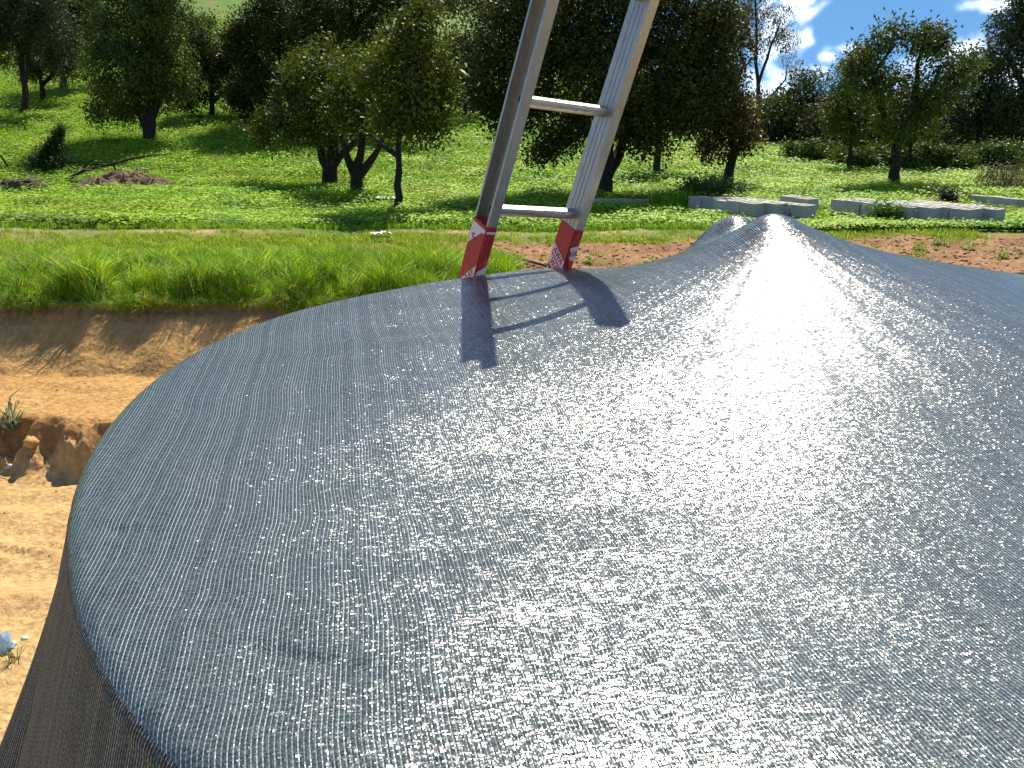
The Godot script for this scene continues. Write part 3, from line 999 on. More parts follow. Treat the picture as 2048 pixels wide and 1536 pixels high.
	for q in [[1556, 288, 250, "leftmost low dark tree on the line of trees behind the hedge"], [1672, 300, 246, "low dark tree behind the hedge, right of the round-topped tree"], [1762, 302, 232, "low dark tree behind the hedge, hidden by the glossy-leaved tree"], [1872, 304, 240, "low dark tree behind the hedge, left of the dusty grey-green tree"], [2016, 306, 250, "low dark tree behind the hedge, below the open-crowned tree"]]:
		tree("border_tree", q[3], "tree", Vector2(q[0], q[1]), 12, [[[q[0], q[1]], [q[0] + 3, q[1] - 30], [q[0], q[2]]]],
			[[q[0] - 26, q[2] + 8, 40, 34], [q[0] + 28, q[2] + 2, 44, 40], [q[0], q[2] - 18, 40, 30], [q[0] + 4, q[1] - 24, 56, 20]], [[0.030, 0.044, 0.016], [0.045, 0.05, 0.02]][k % 2], {"scale": 1.6, "density": 1.2, "gap": -0.25})
		k += 1

func build_hedge() -> void:
	var i := 0
	var x := 1592.0
	while x < 2070.0:
		var t := (x - 1592.0) / 460.0
		var base := 325.0 + 16.0 * smoothstep(0.0, 0.4, t) + 3.0 * sin(i * 2.1)
		var hgt := 38.0 + 12.0 * t + 4.0 * sin(i * 1.7)
		var nth: String = ["leftmost", "second", "third", "fourth", "fifth", "sixth", "seventh", "eighth", "ninth", "tenth", "eleventh", "twelfth", "thirteenth", "fourteenth", "fifteenth"][mini(i, 14)]
		var lab := "%s bush%s of the clipped dark green hedge beyond the grass" % [nth, "" if i == 0 else " from the left"]
		var w := 24.0 + 3.0 * sin(i * 3.3)
		tree("hedge_bush", lab, "bush", Vector2(x, base), 5, [[[x, base], [x, base - hgt * 0.5]]],
			[[x, base - hgt * 0.45, w, hgt * 0.42], [x - 6, base - hgt * 0.7, w * 0.8, hgt * 0.32], [x + 8, base - hgt * 0.25, w * 0.9, hgt * 0.28]], [0.058, 0.100, 0.016], {"kind": "hedge", "density": 1.6, "scale": 1.2, "gap": -0.3, "twigs": false, "group": "bushes of the long hedge"})
		x += 33.0
		i += 1

func build_grass() -> void:
	var r := rng
	var tall := grass_tuft(1, 20, 0.08, 0.44, 0.009, 0.7)
	var short := grass_tuft(2, 14, 0.09, 0.13, 0.010, 0.7)
	var weed := leaf_clump(9, 15, 0.24, 0.10, 0.052, -0.5)
	# tall grass that hangs over the lip of the cut
	var where := []
	var cols := PackedColorArray()
	for i in 16000:
		var x := r.randf_range(-9.5, 0.9)
		var e := pow(r.randf(), 1.5) * 3.4 - 0.10
		if x > -1.2 and r.randf() < smoothstep(-1.2, 0.6, x) + 0.1:
			continue
		var zf := lip(x) + e
		var s := r.randf_range(0.6, 1.3) * lerpf(1.05, 0.45, clampf(e / 2.6, 0, 1)) * clampf(0.8 + 1.7 * n_fine.get_noise_2d(x * 40.0, zf * 40.0), 0.22, 1.5)
		if e < 0.22:
			s *= lerpf(0.32, 1.0, clampf(e / 0.35, 0, 1))
		var y := field(x, zf) if e >= 0.0 else 1.3
		var b := Basis(Vector3.UP, r.randf() * TAU)
		if e < 0.22:
			b = Basis(Vector3.RIGHT, r.randf_range(0.1, 1.9) * smoothstep(0.25, -0.05, e)) * b
		where.append(Transform3D(b.scaled(Vector3(s, s, s)), Vector3(x, y - 0.03, -zf)))
		var v := r.randf()
		cols.append(Color(0.15, 0.34, 0.006).lerp(Color(0.55, 0.66, 0.02), v * v).lerp(Color(0.26, 0.20, 0.09), 0.8 if r.randf() < (0.35 if e < 0.06 else 0.08) else 0.0))
	var o := scatter("tall_grass", tall, M.blade, self, where, cols)
	tag(o, "tall bright green grass overhanging the edge of the earth cut", "grass")
	# thin yellowish grass between the lip and the wheel track
	where = []
	cols = PackedColorArray()
	for i in 26000:
		var x := r.randf_range(-13.0, 9.0)
		var zf := r.randf_range(11.8, 17.6)
		if zf < lip(x) + 0.4:
			continue
		var so := soil_at(x, zf)
		if r.randf() < so * 0.97:
			continue
		var nn := n_soft.get_noise_2d(x * 14.0, zf * 14.0)
		if nn < -0.12 and zf < 16.9 and r.randf() < 0.75:
			continue
		if zf > 16.4 + 0.3 * n_soft.get_noise_1d(x * 20.0) and x < 5.0 and r.randf() < 0.9:
			continue
		var s := r.randf_range(0.6, 1.3)
		where.append(Transform3D(Basis(Vector3.UP, r.randf() * TAU).scaled(Vector3(s, s, s)), Vector3(x, field(x, zf) - 0.02, -zf)))
		cols.append(Color(0.19, 0.36, 0.012).lerp(Color(0.42, 0.47, 0.04), r.randf()))
	o = scatter("short_grass", short, M.grass, self, where, cols)
	tag(o, "thin yellowish grass between the earth cut and the wheel track", "grass")
	# leafy green cover of the orchard floor
	var hp := on_ground(250, 376)
	var heap_at := Vector2(hp.x, -hp.z)
	where = []
	cols = PackedColorArray()
	for i in 90000:
		var zf := 17.0 + 46.0 * pow(r.randf(), 1.7)
		var x := r.randf_range(-0.72, 0.72) * zf
		var track := absf(zf - 17.15 - 0.15 * sin(x * 0.35))
		if (track < 0.32 or zf < 17.5 + 0.8 * r.randf() * r.randf()) and x < 5.0:
			continue
		if soil_at(x, zf) > 0.3:
			continue
		var bare := smoothstep(0.34, 0.6, n_soft.get_noise_2d(x * 5.0 + 400.0, zf * 7.0)) * smoothstep(21, 26, zf)
		if r.randf() < bare:
			continue
		if (Vector2(x, zf) - heap_at).length() < 1.5 and r.randf() < 0.85:
			continue
		var near_block := false
		if zf < 23.0 and x > 1.0:
			for q in block_spots:
				if (Vector2(x, zf) - q).length() < 0.62:
					near_block = true
					break
		if near_block and r.randf() < 0.93:
			continue
		var lush := n_soft.get_noise_2d(x * 9.0 + 900.0, zf * 9.0) + 0.6 * n_fine.get_noise_2d(x * 30.0, zf * 40.0)
		var s := r.randf_range(0.5, 1.1) * (1.0 + 0.8 * maxf(lush, 0.0)) * (1.0 + 0.018 * (zf - 17.0))
		where.append(Transform3D(Basis(Vector3.UP, r.randf() * TAU).scaled(Vector3(s, s * 0.8, s)), Vector3(x, field(x, zf) + 0.03, -zf)))
		var c := Color(0.16, 0.34, 0.015).lerp(Color(0.36, 0.52, 0.035), r.randf())
		c = c.lerp(Color(0.30, 0.40, 0.03), smoothstep(0.0, 0.5, n_soft.get_noise_2d(x * 4.0, zf * 6.0)))
		c = c.lerp(Color(0.05, 0.15, 0.02), 0.7 * smoothstep(0.1, 0.4, n_fine.get_noise_2d(x * 12.0 + 70.0, zf * 22.0)))
		cols.append(c)
	o = scatter("ground_cover", weed, M.grass, self, where, cols)
	tag(o, "low leafy green weeds covering the orchard floor", "ground cover")
	where = []
	cols = PackedColorArray()
	for i in 60000:
		var zf := 17.4 + 80.0 * pow(r.randf(), 1.6)
		var x := r.randf_range(-0.75, 0.75) * zf
		if soil_at(x, zf) > 0.3:
			continue
		var s := r.randf_range(0.8, 1.6) * (1.0 + 0.02 * (zf - 17.0))
		where.append(Transform3D(Basis(Vector3.UP, r.randf() * TAU).scaled(Vector3(s, s, s)), Vector3(x, field(x, zf) - 0.02, -zf)))
		cols.append(Color(0.18, 0.38, 0.012).lerp(Color(0.36, 0.50, 0.03), r.randf()))
	o = scatter("meadow_grass", short, M.grass, self, where, cols)
	tag(o, "bright green meadow grass on the orchard slope", "grass")

func plant(called: String, label: String, category: String, px: Vector2, mesh: Mesh, count: int, spread: float, size: float, c0: Color, c1: Color, lift := 0.0) -> Node3D:
	var foot := on_ground(px.x, px.y)
	var root := thing(called, label, category, foot)
	var where := []
	var cols := PackedColorArray()
	for i in count:
		var a := rng.randf() * TAU
		var d := spread * sqrt(rng.randf())
		var s := size * rng.randf_range(0.7, 1.3)
		var x := cos(a) * d
		var z := sin(a) * d
		where.append(Transform3D(Basis(Vector3.UP, rng.randf() * TAU).scaled(Vector3(s, s, s)), Vector3(x, ground(foot.x + x, -foot.z - z) - foot.y + lift * rng.randf(), z)))
		cols.append(c0.lerp(c1, rng.randf()))
	scatter("leaves", mesh, M.grass, root, where, cols)
	return root

# ---------------------------------------------------------------- concrete blocks
func block_mesh(l: float, w: float, h: float) -> ArrayMesh:
	# a hollow block: outer shell, two open cores, a chamfer along the top arris
	var g := Geo.new()
	var t := Transform3D.IDENTITY
	var k := 0.085
	g.box(t, Vector3(-l / 2, 0, -w / 2), Vector3(l / 2, h, -w / 2 + k))
	g.box(t, Vector3(-l / 2, 0, w / 2 - k), Vector3(l / 2, h, w / 2))
	for x in [-l / 2, -k / 2, l / 2 - k]:  # end and middle webs
		g.box(t, Vector3(x, 0, -w / 2 + k), Vector3(x + k, h - 0.002, w / 2 - k))
	return g.mesh()

func block_row(label: String, corner: Vector2, n: int, dir: Vector3, w: float, h: float) -> void:
	var foot := on_ground(corner.x, corner.y)
	var root := thing("concrete_block_row", label, "concrete blocks", foot, "rows of grey concrete blocks on the grass")
	var l := 0.39
	var side := Vector3(dir.z, 0, -dir.x)
	var mesh := block_mesh(l, w, h)
	for i in n + 1:
		block_spots.append(Vector2(foot.x, -foot.z) + Vector2(dir.x, -dir.z) * l * i + Vector2(side.x, -side.z) * w * 0.5)
	for i in n:
		var p := dir * (l * 0.5 + i * (l + 0.006)) + side * (w * 0.5)
		p += Vector3(rng.randfn(), 0, rng.randfn()) * 0.008
		p.y = -0.04 + rng.randf_range(-0.015, 0.015)
		var b := Basis(dir, Vector3.UP, -side).rotated(Vector3.UP, rng.randfn() * 0.02)
		var o := part("block", mesh, M.concrete[i % 3], root)
		o.transform = Transform3D(b, p)

func build_blocks() -> void:
	M.concrete = []
	for i in 3:
		var m := mat(0.56 + 0.06 * i, 0.53 + 0.06 * i, 0.46 + 0.055 * i, 0.9, 0.3)
		m.albedo_texture = noise_tex(0.03, 0.7, 1.0, 5, 51 + i)
		m.uv1_triplanar = true
		m.uv1_scale = Vector3.ONE * 2.0
		m.heightmap_enabled = true
		m.heightmap_texture = noise_tex(0.1, 0.0, 1.0, 3, 55)
		m.heightmap_scale = 0.5
		M.concrete.append(m)
	var d := Vector3(-0.56, 0, -0.83).normalized()
	block_row("leftmost row of the pale concrete blocks just behind the peak of the cloth", Vector2(1528, 438), 5, d, 0.38, 0.39)
	block_row("second row from the left of the blocks just behind the peak of the cloth", Vector2(1574, 439), 5, d, 0.38, 0.39)
	block_row("third row from the left, with an open end, of the blocks behind the peak", Vector2(1628, 442), 5, d, 0.38, 0.39)
	block_row("low far row on the right of the blocks behind the peak of the cloth", Vector2(1634, 426), 2, d, 0.38, 0.39)
	block_row("leftmost and longest row of the concrete blocks at the right of the grass", Vector2(1838, 446), 5, d, 0.38, 0.39)
	block_row("second row from the left of the concrete blocks at the right of the grass", Vector2(1883, 447), 5, d, 0.38, 0.39)
	block_row("wide third row of the concrete blocks at the right of the grass", Vector2(1965, 449), 5, d, 0.66, 0.39)
	block_row("rightmost row of the concrete blocks at the right of the grass", Vector2(2006, 450), 5, d, 0.38, 0.39)
	block_row("short row of grey blocks half hidden in weeds just right of the ladder", Vector2(1238, 414), 2, Vector3(-0.99, 0, -0.1).normalized(), 0.2, 0.24)
	block_row("lone row of grey blocks sunk in weeds under the huge dark tree", Vector2(1298, 412), 2, Vector3(-0.99, 0, -0.15).normalized(), 0.2, 0.22)
	block_row("grey blocks on the grass cut off by the right edge of the view", Vector2(2076, 420), 4, d, 0.2, 0.28)

# ---------------------------------------------------------------- small things
func build_details() -> void:
	# black hose on the soil behind the ladder
	var path := []
	var pts := [[940, 512], [975, 516], [1010, 519], [1045, 525], [1082, 535], [1120, 548]]
	for q in pts:
		path.append(on_ground(q[0], q[1]) + Vector3(0, 0.05, 0))
	var c := Curve3D.new()
	for p in path:
		c.add_point(p)
	var fine := []
	var rad := []
	for i in 33:
		fine.append(c.sample_baked(c.get_baked_length() * i / 32.0, true))
		rad.append(0.022)
	var g := Geo.new()
	g.tube(fine, rad, 10)
	var hose := part("garden_hose", g.mesh(), mat(0.02, 0.02, 0.022, 0.35), self)
	tag(hose, "black plastic hose lying on the orange soil behind the ladder", "hose")

	# fallen branches and the heap of spoil at the left
	var foot := on_ground(170, 366)
	var br := thing("fallen_branch", "long bare fallen branch arching over the brown heap at left", "branch", foot)
	var zf := -foot.z
	var lines := [[[132, 360], [170, 340], [225, 328], [262, 318], [300, 311], [345, 308]], [[166, 340], [178, 325], [182, 318]], [[228, 328], [232, 350], [236, 372]], [[255, 352], [275, 340], [282, 334]]]
	var k := 0
	for ln in lines:
		var pp := []
		var rr := []
		for i in ln.size():
			pp.append(at_depth(ln[i][0], ln[i][1], zf + 0.15 * k + 0.1 * i) - foot)
			rr.append(lerpf(0.055, 0.012, float(i) / (ln.size() - 1)) * (1.0 if k == 0 else 0.6))
		var gb := Geo.new()
		gb.tube(pp, rr, 7, 0.1, rng)
		part("trunk" if k == 0 else "limb", gb.mesh(), M.bark, br)
		k += 1
	mound("brush_heap", "low heap of dry brown brush and soil under the fallen branch", Vector2(250, 376), 1.5, 0.5, Color(0.22, 0.15, 0.08))
	mound("brush_heap", "dark leafy heap of cuttings at the left edge of the grass", Vector2(40, 385), 0.9, 0.42, Color(0.10, 0.09, 0.04))
	# vine-covered stump that leans to the right
	foot = on_ground(88, 340)
	zf = -foot.z
	var st := thing("vine_stump", "dark leaning stump smothered in vines at the left of the grass", "stump", foot)
	var gs := Geo.new()
	gs.tube([Vector3(0, -0.2, 0), at_depth(95, 305, zf) - foot, at_depth(112, 275, zf) - foot, at_depth(124, 256, zf) - foot], [0.22, 0.16, 0.09, 0.02], 8, 0.1, rng)
	part("trunk", gs.mesh(), M.bark, st)
	var where := []
	var cols := PackedColorArray()
	for i in 420:
		var t := pow(rng.randf(), 1.3)
		var w := lerpf(40.0, 3.0, t)
		var q := at_depth(lerpf(84, 124, t) + rng.randfn() * w * 0.5, lerpf(336, 258, t) + rng.randfn() * 5.0, zf + rng.randfn() * w * 0.012) - foot
		var s := rng.randf_range(0.5, 0.9)
		where.append(Transform3D(Basis(Vector3.UP, rng.randf() * TAU).scaled(Vector3(s, s, s)), q))
		cols.append(Color(0.022, 0.040, 0.010).lerp(Color(0.06, 0.11, 0.015), rng.randf() * (0.4 + 0.6 * t)))
	scatter("vine_leaves", clump.hedge, M.leaf, st, where, cols)
	# dark stick at the very left
	foot = on_ground(16, 346)
	var stick := thing("leaning_stick", "dark bent stick in the weeds at the left edge", "stick", foot)
	var gk := Geo.new()
	zf = -foot.z
	gk.tube([Vector3(0, -0.1, 0), at_depth(14, 330, zf) - foot, at_depth(2, 312, zf) - foot, at_depth(-8, 306, zf) - foot], [0.04, 0.035, 0.03, 0.02], 7)
	part("stem", gk.mesh(), M.bark, stick)

	# tall grass clump, weeds and dry shrub
	var tall := grass_tuft(21, 26, 0.12, 0.55, 0.016, 0.6)
	plant("grass_clump", "tall bright green grass clump between the ladder and the pale blocks", "grass clump", Vector2(1338, 418), tall, 34, 0.42, 0.95, Color(0.16, 0.36, 0.01), Color(0.26, 0.44, 0.02))
	plant("grass_clump", "dark green bush of weeds in front of the blocks at the right", "weed", Vector2(1772, 446), clump.hedge, 60, 0.28, 0.9, Color(0.07, 0.16, 0.02), Color(0.13, 0.24, 0.03), 0.32)
	plant("dry_shrub", "brown twiggy shrub on the grass by the right edge", "shrub", Vector2(2012, 384), clump.fine, 170, 0.75, 0.7, Color(0.07, 0.06, 0.03), Color(0.13, 0.11, 0.05), 0.65)
	plant("low_shrub", "dark low shrub at the foot of the brownish round-headed tree", "shrub", Vector2(1420, 396), clump.hedge, 170, 0.8, 1.0, Color(0.05, 0.09, 0.02), Color(0.10, 0.17, 0.03), 0.42)
	plant("low_shrub", "small black-green shrub behind the blocks at the right", "shrub", Vector2(1894, 412), clump.hedge, 46, 0.16, 0.9, Color(0.012, 0.02, 0.01), Color(0.03, 0.04, 0.015), 0.28)
	plant("weed", "spiky green weed growing on the ledge of the pit floor", "weed", Vector2(22, 862), grass_tuft(31, 14, 0.03, 0.30, 0.022, 1.5), 3, 0.05, 1.0, Color(0.20, 0.24, 0.10), Color(0.30, 0.32, 0.16))
	plant("weed", "thin grass weed on the pit floor beside the hanging cloth", "weed", Vector2(34, 1356), grass_tuft(32, 9, 0.03, 0.20, 0.010, 1.2), 2, 0.04, 0.8, Color(0.16, 0.22, 0.06), Color(0.24, 0.28, 0.09))
	for q in [[1110, 524, "small green weed on the soil behind the taped right rail"], [1176, 528, "green weed on the soil just right of the taped right rail"], [1310, 528, "pale weed on the soil left of the peak of the cloth"], [1880, 490, "leafy weed on the dark soil at right"], [1935, 500, "yellow-green weed on the dark soil at right"], [2010, 515, "broad weed on the soil by the right edge"], [1840, 500, "small dark weed on the soil at right"]]:
		plant("weed", q[2], "weed", Vector2(q[0], q[1]), clump.hedge, 6, 0.09, 0.5, Color(0.12, 0.24, 0.02), Color(0.24, 0.34, 0.05), 0.06)
	# sheets of white scrap lying in the grass
	for q in [[778, 404, 0.42, "crumpled white plastic sheet beside the slim pale-barked tree"], [762, 478, 0.22, "small white scrap on the yellowish grass by the track"]]:
		scrap("plastic_scrap", q[3], "scrap", Vector2(q[0], q[1]), q[2], mat(0.72, 0.72, 0.70, 0.5))
	# crumpled pale blue sheet standing beside the cloth
	blue_sheet()
	# stones and clods on the pit floor
	var gstone := [stone(1), stone(2), stone(3)]
	for q in [[26, 1290, 0.03, "pale grey stone, lower one of the two by the hanging cloth"], [50, 1279, 0.03, "pale grey stone, upper one of the two by the hanging cloth"], [62, 888, 0.09, "orange clod on the crumbling ledge of the pit floor"], [20, 934, 0.035, "pale stone at the foot of the ledge"]]:
		var p := on_ground(q[0], q[1])
		var o := part("stone", gstone[int(q[0]) % 3], mat(0.52, 0.47, 0.38, 0.9) if q[2] < 0.05 else mat(0.50, 0.26, 0.08, 0.95), self)
		o.name = numbered("stone") if o.name == "stone" and false else o.name
		o.transform = Transform3D(Basis(Vector3.UP, q[0]).scaled(Vector3.ONE * q[2]), p + Vector3(0, q[2] * 0.2, 0))
		tag(o, q[3], "stone")
	var groot := Geo.new()
	for i in 150:
		var x := rng.randf_range(-8.5, -1.0)
		var z := lip(x)
		var dd := rng.randf_range(0.0, 0.07)
		var y0 := pit(x, dd)
		var l := rng.randf_range(0.06, 0.34)
		var p0 := Vector3(x, y0, -(z - dd) - 0.02)
		var p1 := p0 + Vector3(rng.randfn() * 0.05, -l * 0.3, 0.06 + 0.05 * rng.randf())
		var p2 := p1 + Vector3(rng.randfn() * 0.05, -l * 0.7, 0.02 + 0.06 * rng.randf())
		groot.tube([p0, p1, p2], [0.007, 0.005, 0.002], 4)
	var roots := part("hanging_roots", groot.mesh(), mat(0.16, 0.11, 0.06, 0.9), self, true)
	tag(roots, "thin brown roots and dead stems hanging out of the earth cut", "roots")
	# loose clods: too many and too small to count
	where = []
	cols = PackedColorArray()
	for i in 9000:
		var x: float
		var z: float
		if i % 9 == 0:
			x = rng.randf_range(-7.0, -0.6)
			z = rng.randf_range(4.5, 10.6)
		else:
			x = rng.randf_range(-1.2, 12.0)
			z = rng.randf_range(11.0, 16.2)
			if soil_at(x, z) < 0.4:
				continue
		var s := 0.006 + 0.036 * pow(rng.randf(), 5.0)
		if i % 9 == 0:
			s *= 0.4
		where.append(Transform3D(Basis(Vector3(rng.randfn(), rng.randfn(), rng.randfn()).normalized(), rng.randf() * TAU).scaled(Vector3(s, s * 0.8, s)), Vector3(x, ground(x, z) + s * 0.2, -z)))
		cols.append(Color(0.27, 0.145, 0.07).lerp(Color(0.38, 0.22, 0.11), rng.randf()))
	var mc := mat(1, 1, 1, 0.95, 0.25)
	mc.vertex_color_use_as_albedo = true
	var o2 := scatter("soil_clods", stone(5), mc, self, where, cols)
	tag(o2, "loose orange clods scattered over the soil", "clods")

func stone(sd: int) -> ArrayMesh:
	var r := FastNoiseLite.new()
	r.seed = sd
	r.frequency = 0.8
	var g := Geo.new()
	var nu := 10
	var nv := 6
	for j in nv + 1:
		for i in nu + 1:
			var a := TAU * i / nu
			var b := PI * j / nv - PI / 2
			var d := Vector3(cos(a) * cos(b), sin(b), sin(a) * cos(b))
			var m := Vector3(cos(TAU * (i % nu) / nu) * cos(b), sin(b), sin(TAU * (i % nu) / nu) * cos(b))
			g.v.append(m * (1.0 + 0.5 * r.get_noise_3dv(m * 2.0)) * Vector3(1, 0.7, 0.85))
			g.n.append(d)
	for j in nv:
		for i in nu:
			var p := j * (nu + 1) + i
			g.ix.append_array([p, p + nu + 1, p + 1, p + 1, p + nu + 1, p + nu + 2])
	return g.mesh()

func mound(called: String, label: String, px: Vector2, radius: float, height: float, col: Color) -> void:
	var foot := on_ground(px.x, px.y)
	var root := thing(called, label, "heap", foot)
	var g := Geo.new()
	var nn := 40
	for j in nn + 1:
		for i in nn + 1:
			var x := (float(i) / nn * 2 - 1) * radius * 1.4
			var z := (float(j) / nn * 2 - 1) * radius
			var d := clampf(1.0 - Vector2(x / 1.4, z).length() / radius, 0, 1)
			var y := height * smoothstep(0.0, 0.8, d) * (0.7 + 0.8 * n_fine.get_noise_2d((foot.x + x) * 60.0, (foot.z + z) * 60.0))
			g.v.append(Vector3(x, ground(foot.x + x, -foot.z - z) - foot.y + y - 0.03, z))
			g.c.append(col * (0.8 + 0.5 * n_fine.get_noise_2d(x * 90.0, z * 90.0)))
			g.uv.append(Vector2(x, z))
	g.n.resize(g.v.size())
	var n1 := nn + 1
	for j in n1:
		for i in n1:
			var a := g.v[j * n1 + mini(i + 1, nn)] - g.v[j * n1 + maxi(i - 1, 0)]
			var b := g.v[mini(j + 1, nn) * n1 + i] - g.v[maxi(j - 1, 0) * n1 + i]
			g.n[j * n1 + i] = b.cross(a).normalized()
			if i < nn and j < nn:
				var p := j * n1 + i
				g.ix.append_array([p, p + 1, p + n1, p + 1, p + n1 + 1, p + n1])
	part("soil", g.mesh(), ground_material(0.9), root)
	var gt := Geo.new()
	for i in 46:
		var a := rng.randf() * TAU
		var c := Vector3(rng.randfn() * radius * 0.5, height * rng.randf_range(0.2, 1.0), rng.randfn() * radius * 0.35)
		c.y += ground(foot.x + c.x, -foot.z - c.z) - foot.y
		var d := Vector3(cos(a), rng.randfn() * 0.35, sin(a)) * rng.randf_range(0.15, 0.45)
		gt.tube([c - d, c, c + d * 1.1 + Vector3(0, 0.05, 0)], [0.014, 0.012, 0.005], 4)
	part("twigs", gt.mesh(), mat(0.20, 0.14, 0.09, 0.9), root, true)

func scrap(called: String, label: String, category: String, px: Vector2, size: float, m: Material) -> void:
	var foot := on_ground(px.x, px.y)
	var g := Geo.new()
	var nn := 14
	for j in nn + 1:
		for i in nn + 1:
			var x := (float(i) / nn - 0.5) * size * 1.7
			var z := (float(j) / nn - 0.5) * size
			var y := 0.05 + 0.09 * absf(n_fine.get_noise_2d((x + foot.x) * 130.0, z * 130.0)) + ground(foot.x + x, -foot.z - z) - foot.y
			g.v.append(Vector3(x + 0.05 * n_fine.get_noise_2d(z * 200.0, 3.0), y + 0.05, z))
			g.uv.append(Vector2(i, j))
	grid_plain(g, nn + 1, nn + 1)
	var root := thing(called, label, category, foot)
	part("sheet", g.mesh(), m, root)

func grid_plain(g: Geo, nx: int, ny: int) -> void:
	g.n.resize(g.v.size())
	for j in ny:
		for i in nx:
			var a := g.v[j * nx + mini(i + 1, nx - 1)] - g.v[j * nx + maxi(i - 1, 0)]
			var b := g.v[mini(j + 1, ny - 1) * nx + i] - g.v[maxi(j - 1, 0) * nx + i]
			g.n[j * nx + i] = b.cross(a).normalized()
			if i < nx - 1 and j < ny - 1:
				var p := j * nx + i
				g.ix.append_array([p, p + 1, p + nx, p + 1, p + nx + 1, p + nx])

func blue_sheet() -> void:
	var foot := on_ground(0, 1420)
	var root := thing("plastic_sheet", "crumpled pale blue plastic sheet at the lower left corner", "plastic sheet", foot)
	var g := Geo.new()
	var nx := 16
	var ny := 18
	for j in ny + 1:
		for i in nx + 1:
			var a := float(i) / nx
			var b := float(j) / ny
			var crease := 0.05 * absf(n_fine.get_noise_2d(a * 160.0 + 7.0, b * 60.0))
			g.v.append(Vector3(-0.45 + 0.50 * a + 0.10 * (1.0 - b) * a + crease, b * 0.60 * (1.0 - 0.16 * a), 0.12 * sin(a * 5.0) + crease * 2.0 - 0.1 * b))
			g.uv.append(Vector2(a, b))
	grid_plain(g, nx + 1, ny + 1)
	var m := mat(0.32, 0.52, 0.70, 0.3)
	m.backlight_enabled = true
	m.backlight = Color(0.6, 0.7, 0.8)
	part("sheet", g.mesh(), m, root)

# ---------------------------------------------------------------- sky
func cloud_cover() -> ImageTexture:
	var W := 2048
	var H := 1024
	var im := Image.create(W, H, false, Image.FORMAT_RGBA8)
	im.fill(Color(1, 1, 1, 0))
	var f := FastNoiseLite.new()
	f.seed = 5
	f.frequency = 0.012
	f.fractal_octaves = 6
	var f2 := FastNoiseLite.new()
	f2.seed = 9
	f2.frequency = 0.05
	f2.fractal_octaves = 4
	# a bank of cumulus over the gum tree, a wisp, and small puffs near the right edge: azimuth, elevation, half-widths in degrees
	var puffs := []
	for q in [[1588, 6, 44, 42, 1.0], [1550, 70, 34, 56, 0.9], [1602, 84, 24, 14, 0.95], [1535, 190, 60, 50, 0.75], [1655, 116, 20, 9, 0.8], [1690, 98, 30, 6, 0.5], [1640, 140, 24, 7, 0.5], [1600, 158, 50, 16, 0.35], [1940, 92, 22, 18, 1.0], [1915, 112, 22, 12, 0.9], [2010, 6, 52, 9, 0.85], [1985, 20, 22, 6, 0.7], [2040, 160, 50, 34, 0.8], [1850, 130, 50, 30, 0.3], [930, 40, 30, 24, 0.9], [1790, 170, 80, 20, 0.3]]:
		var d := ray(q[0], q[1])
		puffs.append([rad_to_deg(atan2(d.x, -d.z)), rad_to_deg(atan2(d.y, Vector2(d.x, d.z).length())), q[2] * 0.0318, q[3] * 0.0318, q[4]])
	for y in H / 2 + 8:
		var el := 90.0 - 180.0 * (y + 0.5) / H
		for x in W:
			var az := wrapf(360.0 * (x + 0.5) / W, -180.0, 180.0)
			var a := 0.0
			if el > -2:
				var wrap := f.get_noise_2d(cos(deg_to_rad(az)) * 120.0, sin(deg_to_rad(az)) * 120.0 + el * 5.0)
				if absf(az - 8.0) > 32.0 or el > 14.0:
					var edge := smoothstep(32.0, 44.0, absf(az - 8.0)) if el < 14.0 else 1.0
					a = smoothstep(0.16, 0.42, wrap) * edge * smoothstep(70.0, 25.0, el) * 0.9
				var rag := f2.get_noise_2d(az * 14.0, el * 20.0) if absf(az - 12.0) < 26.0 and el < 9.0 else 0.0
				for p in (puffs if absf(az - 12.0) < 26.0 and el < 9.0 else []):
					var dx: float = (az - p[0]) / p[2]
					var dy: float = (el - p[1]) / p[3]
					var d := sqrt(dx * dx + dy * dy) + rag * 0.9
					a = maxf(a, p[4] * smoothstep(1.25, 0.45, d))
			im.set_pixel(x, y, Color(1, 1, 1, a))
	return ImageTexture.create_from_image(im)

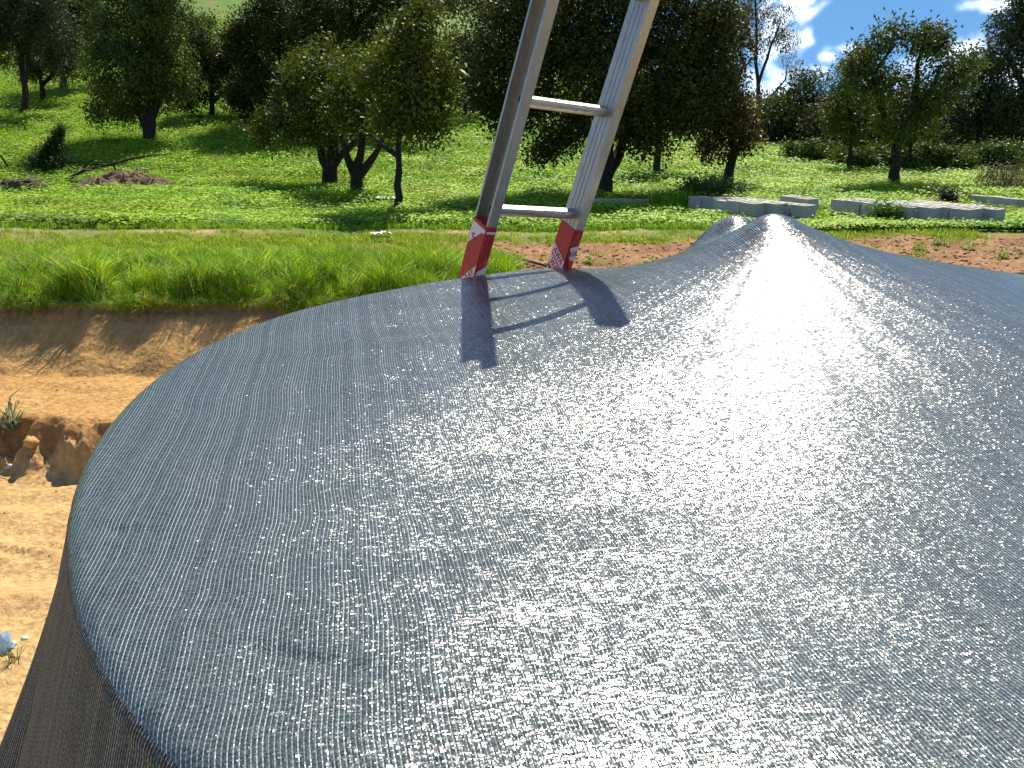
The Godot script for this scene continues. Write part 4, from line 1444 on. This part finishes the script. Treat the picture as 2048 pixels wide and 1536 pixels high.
func _ready() -> void:
	rng.seed = 20
	n_soft.seed = 2
	n_soft.frequency = 0.03
	n_soft.fractal_octaves = 3
	n_fine.seed = 6
	n_fine.frequency = 0.03
	n_fine.fractal_octaves = 4
	n_blob.seed = 8
	n_blob.frequency = 0.03
	n_blob.fractal_octaves = 2

	var cam := Camera3D.new()
	cam.name = "camera"
	add_child(cam)
	cam.position = Vector3(0, CAM_Y, 0)
	cam.rotation_degrees = Vector3(-PITCH, 0, 0)
	cam.fov = rad_to_deg(2.0 * atan(768.0 / FOCAL))
	cam.near = 0.05
	cam.far = 2000.0
	cam.current = true

	var sky := ProceduralSkyMaterial.new()
	sky.sky_top_color = Color(0.32, 0.48, 0.72)
	sky.sky_horizon_color = Color(0.45, 0.69, 0.92)
	sky.sky_curve = 0.16
	sky.sky_energy_multiplier = 0.78
	sky.ground_bottom_color = Color(0.22, 0.24, 0.14)
	sky.ground_horizon_color = Color(0.35, 0.42, 0.30)
	sky.sky_cover = cloud_cover()
	sky.sky_cover_modulate = Color(1, 1, 1, 0.9)
	var env := Environment.new()
	env.background_mode = Environment.BG_SKY
	env.sky = Sky.new()
	env.sky.sky_material = sky
	env.tonemap_mode = Environment.TONE_MAPPER_LINEAR
	env.tonemap_exposure = 2.05
	env.sdfgi_enabled = true
	env.ssao_enabled = true
	env.ssil_enabled = true
	var we := WorldEnvironment.new()
	we.name = "world_environment"
	we.environment = env
	add_child(we)

	var sun := DirectionalLight3D.new()
	sun.name = "sun"
	add_child(sun)
	var sd := Vector3(sin(deg_to_rad(SUN_AZ)) * cos(deg_to_rad(SUN_EL)), sin(deg_to_rad(SUN_EL)), -cos(deg_to_rad(SUN_AZ)) * cos(deg_to_rad(SUN_EL)))
	sun.look_at_from_position(sd * 50.0, Vector3.ZERO, Vector3.UP)
	sun.light_energy = 1.5
	sun.light_color = Color(1.0, 0.965, 0.90)
	sun.light_angular_distance = 0.53
	sun.shadow_enabled = true
	sun.sky_mode = DirectionalLight3D.SKY_MODE_LIGHT_ONLY

	plant_materials()
	build_terrain()
	build_cloth()
	build_ladder()
	build_trees()
	build_hedge()
	build_blocks()
	build_grass()
	build_details()
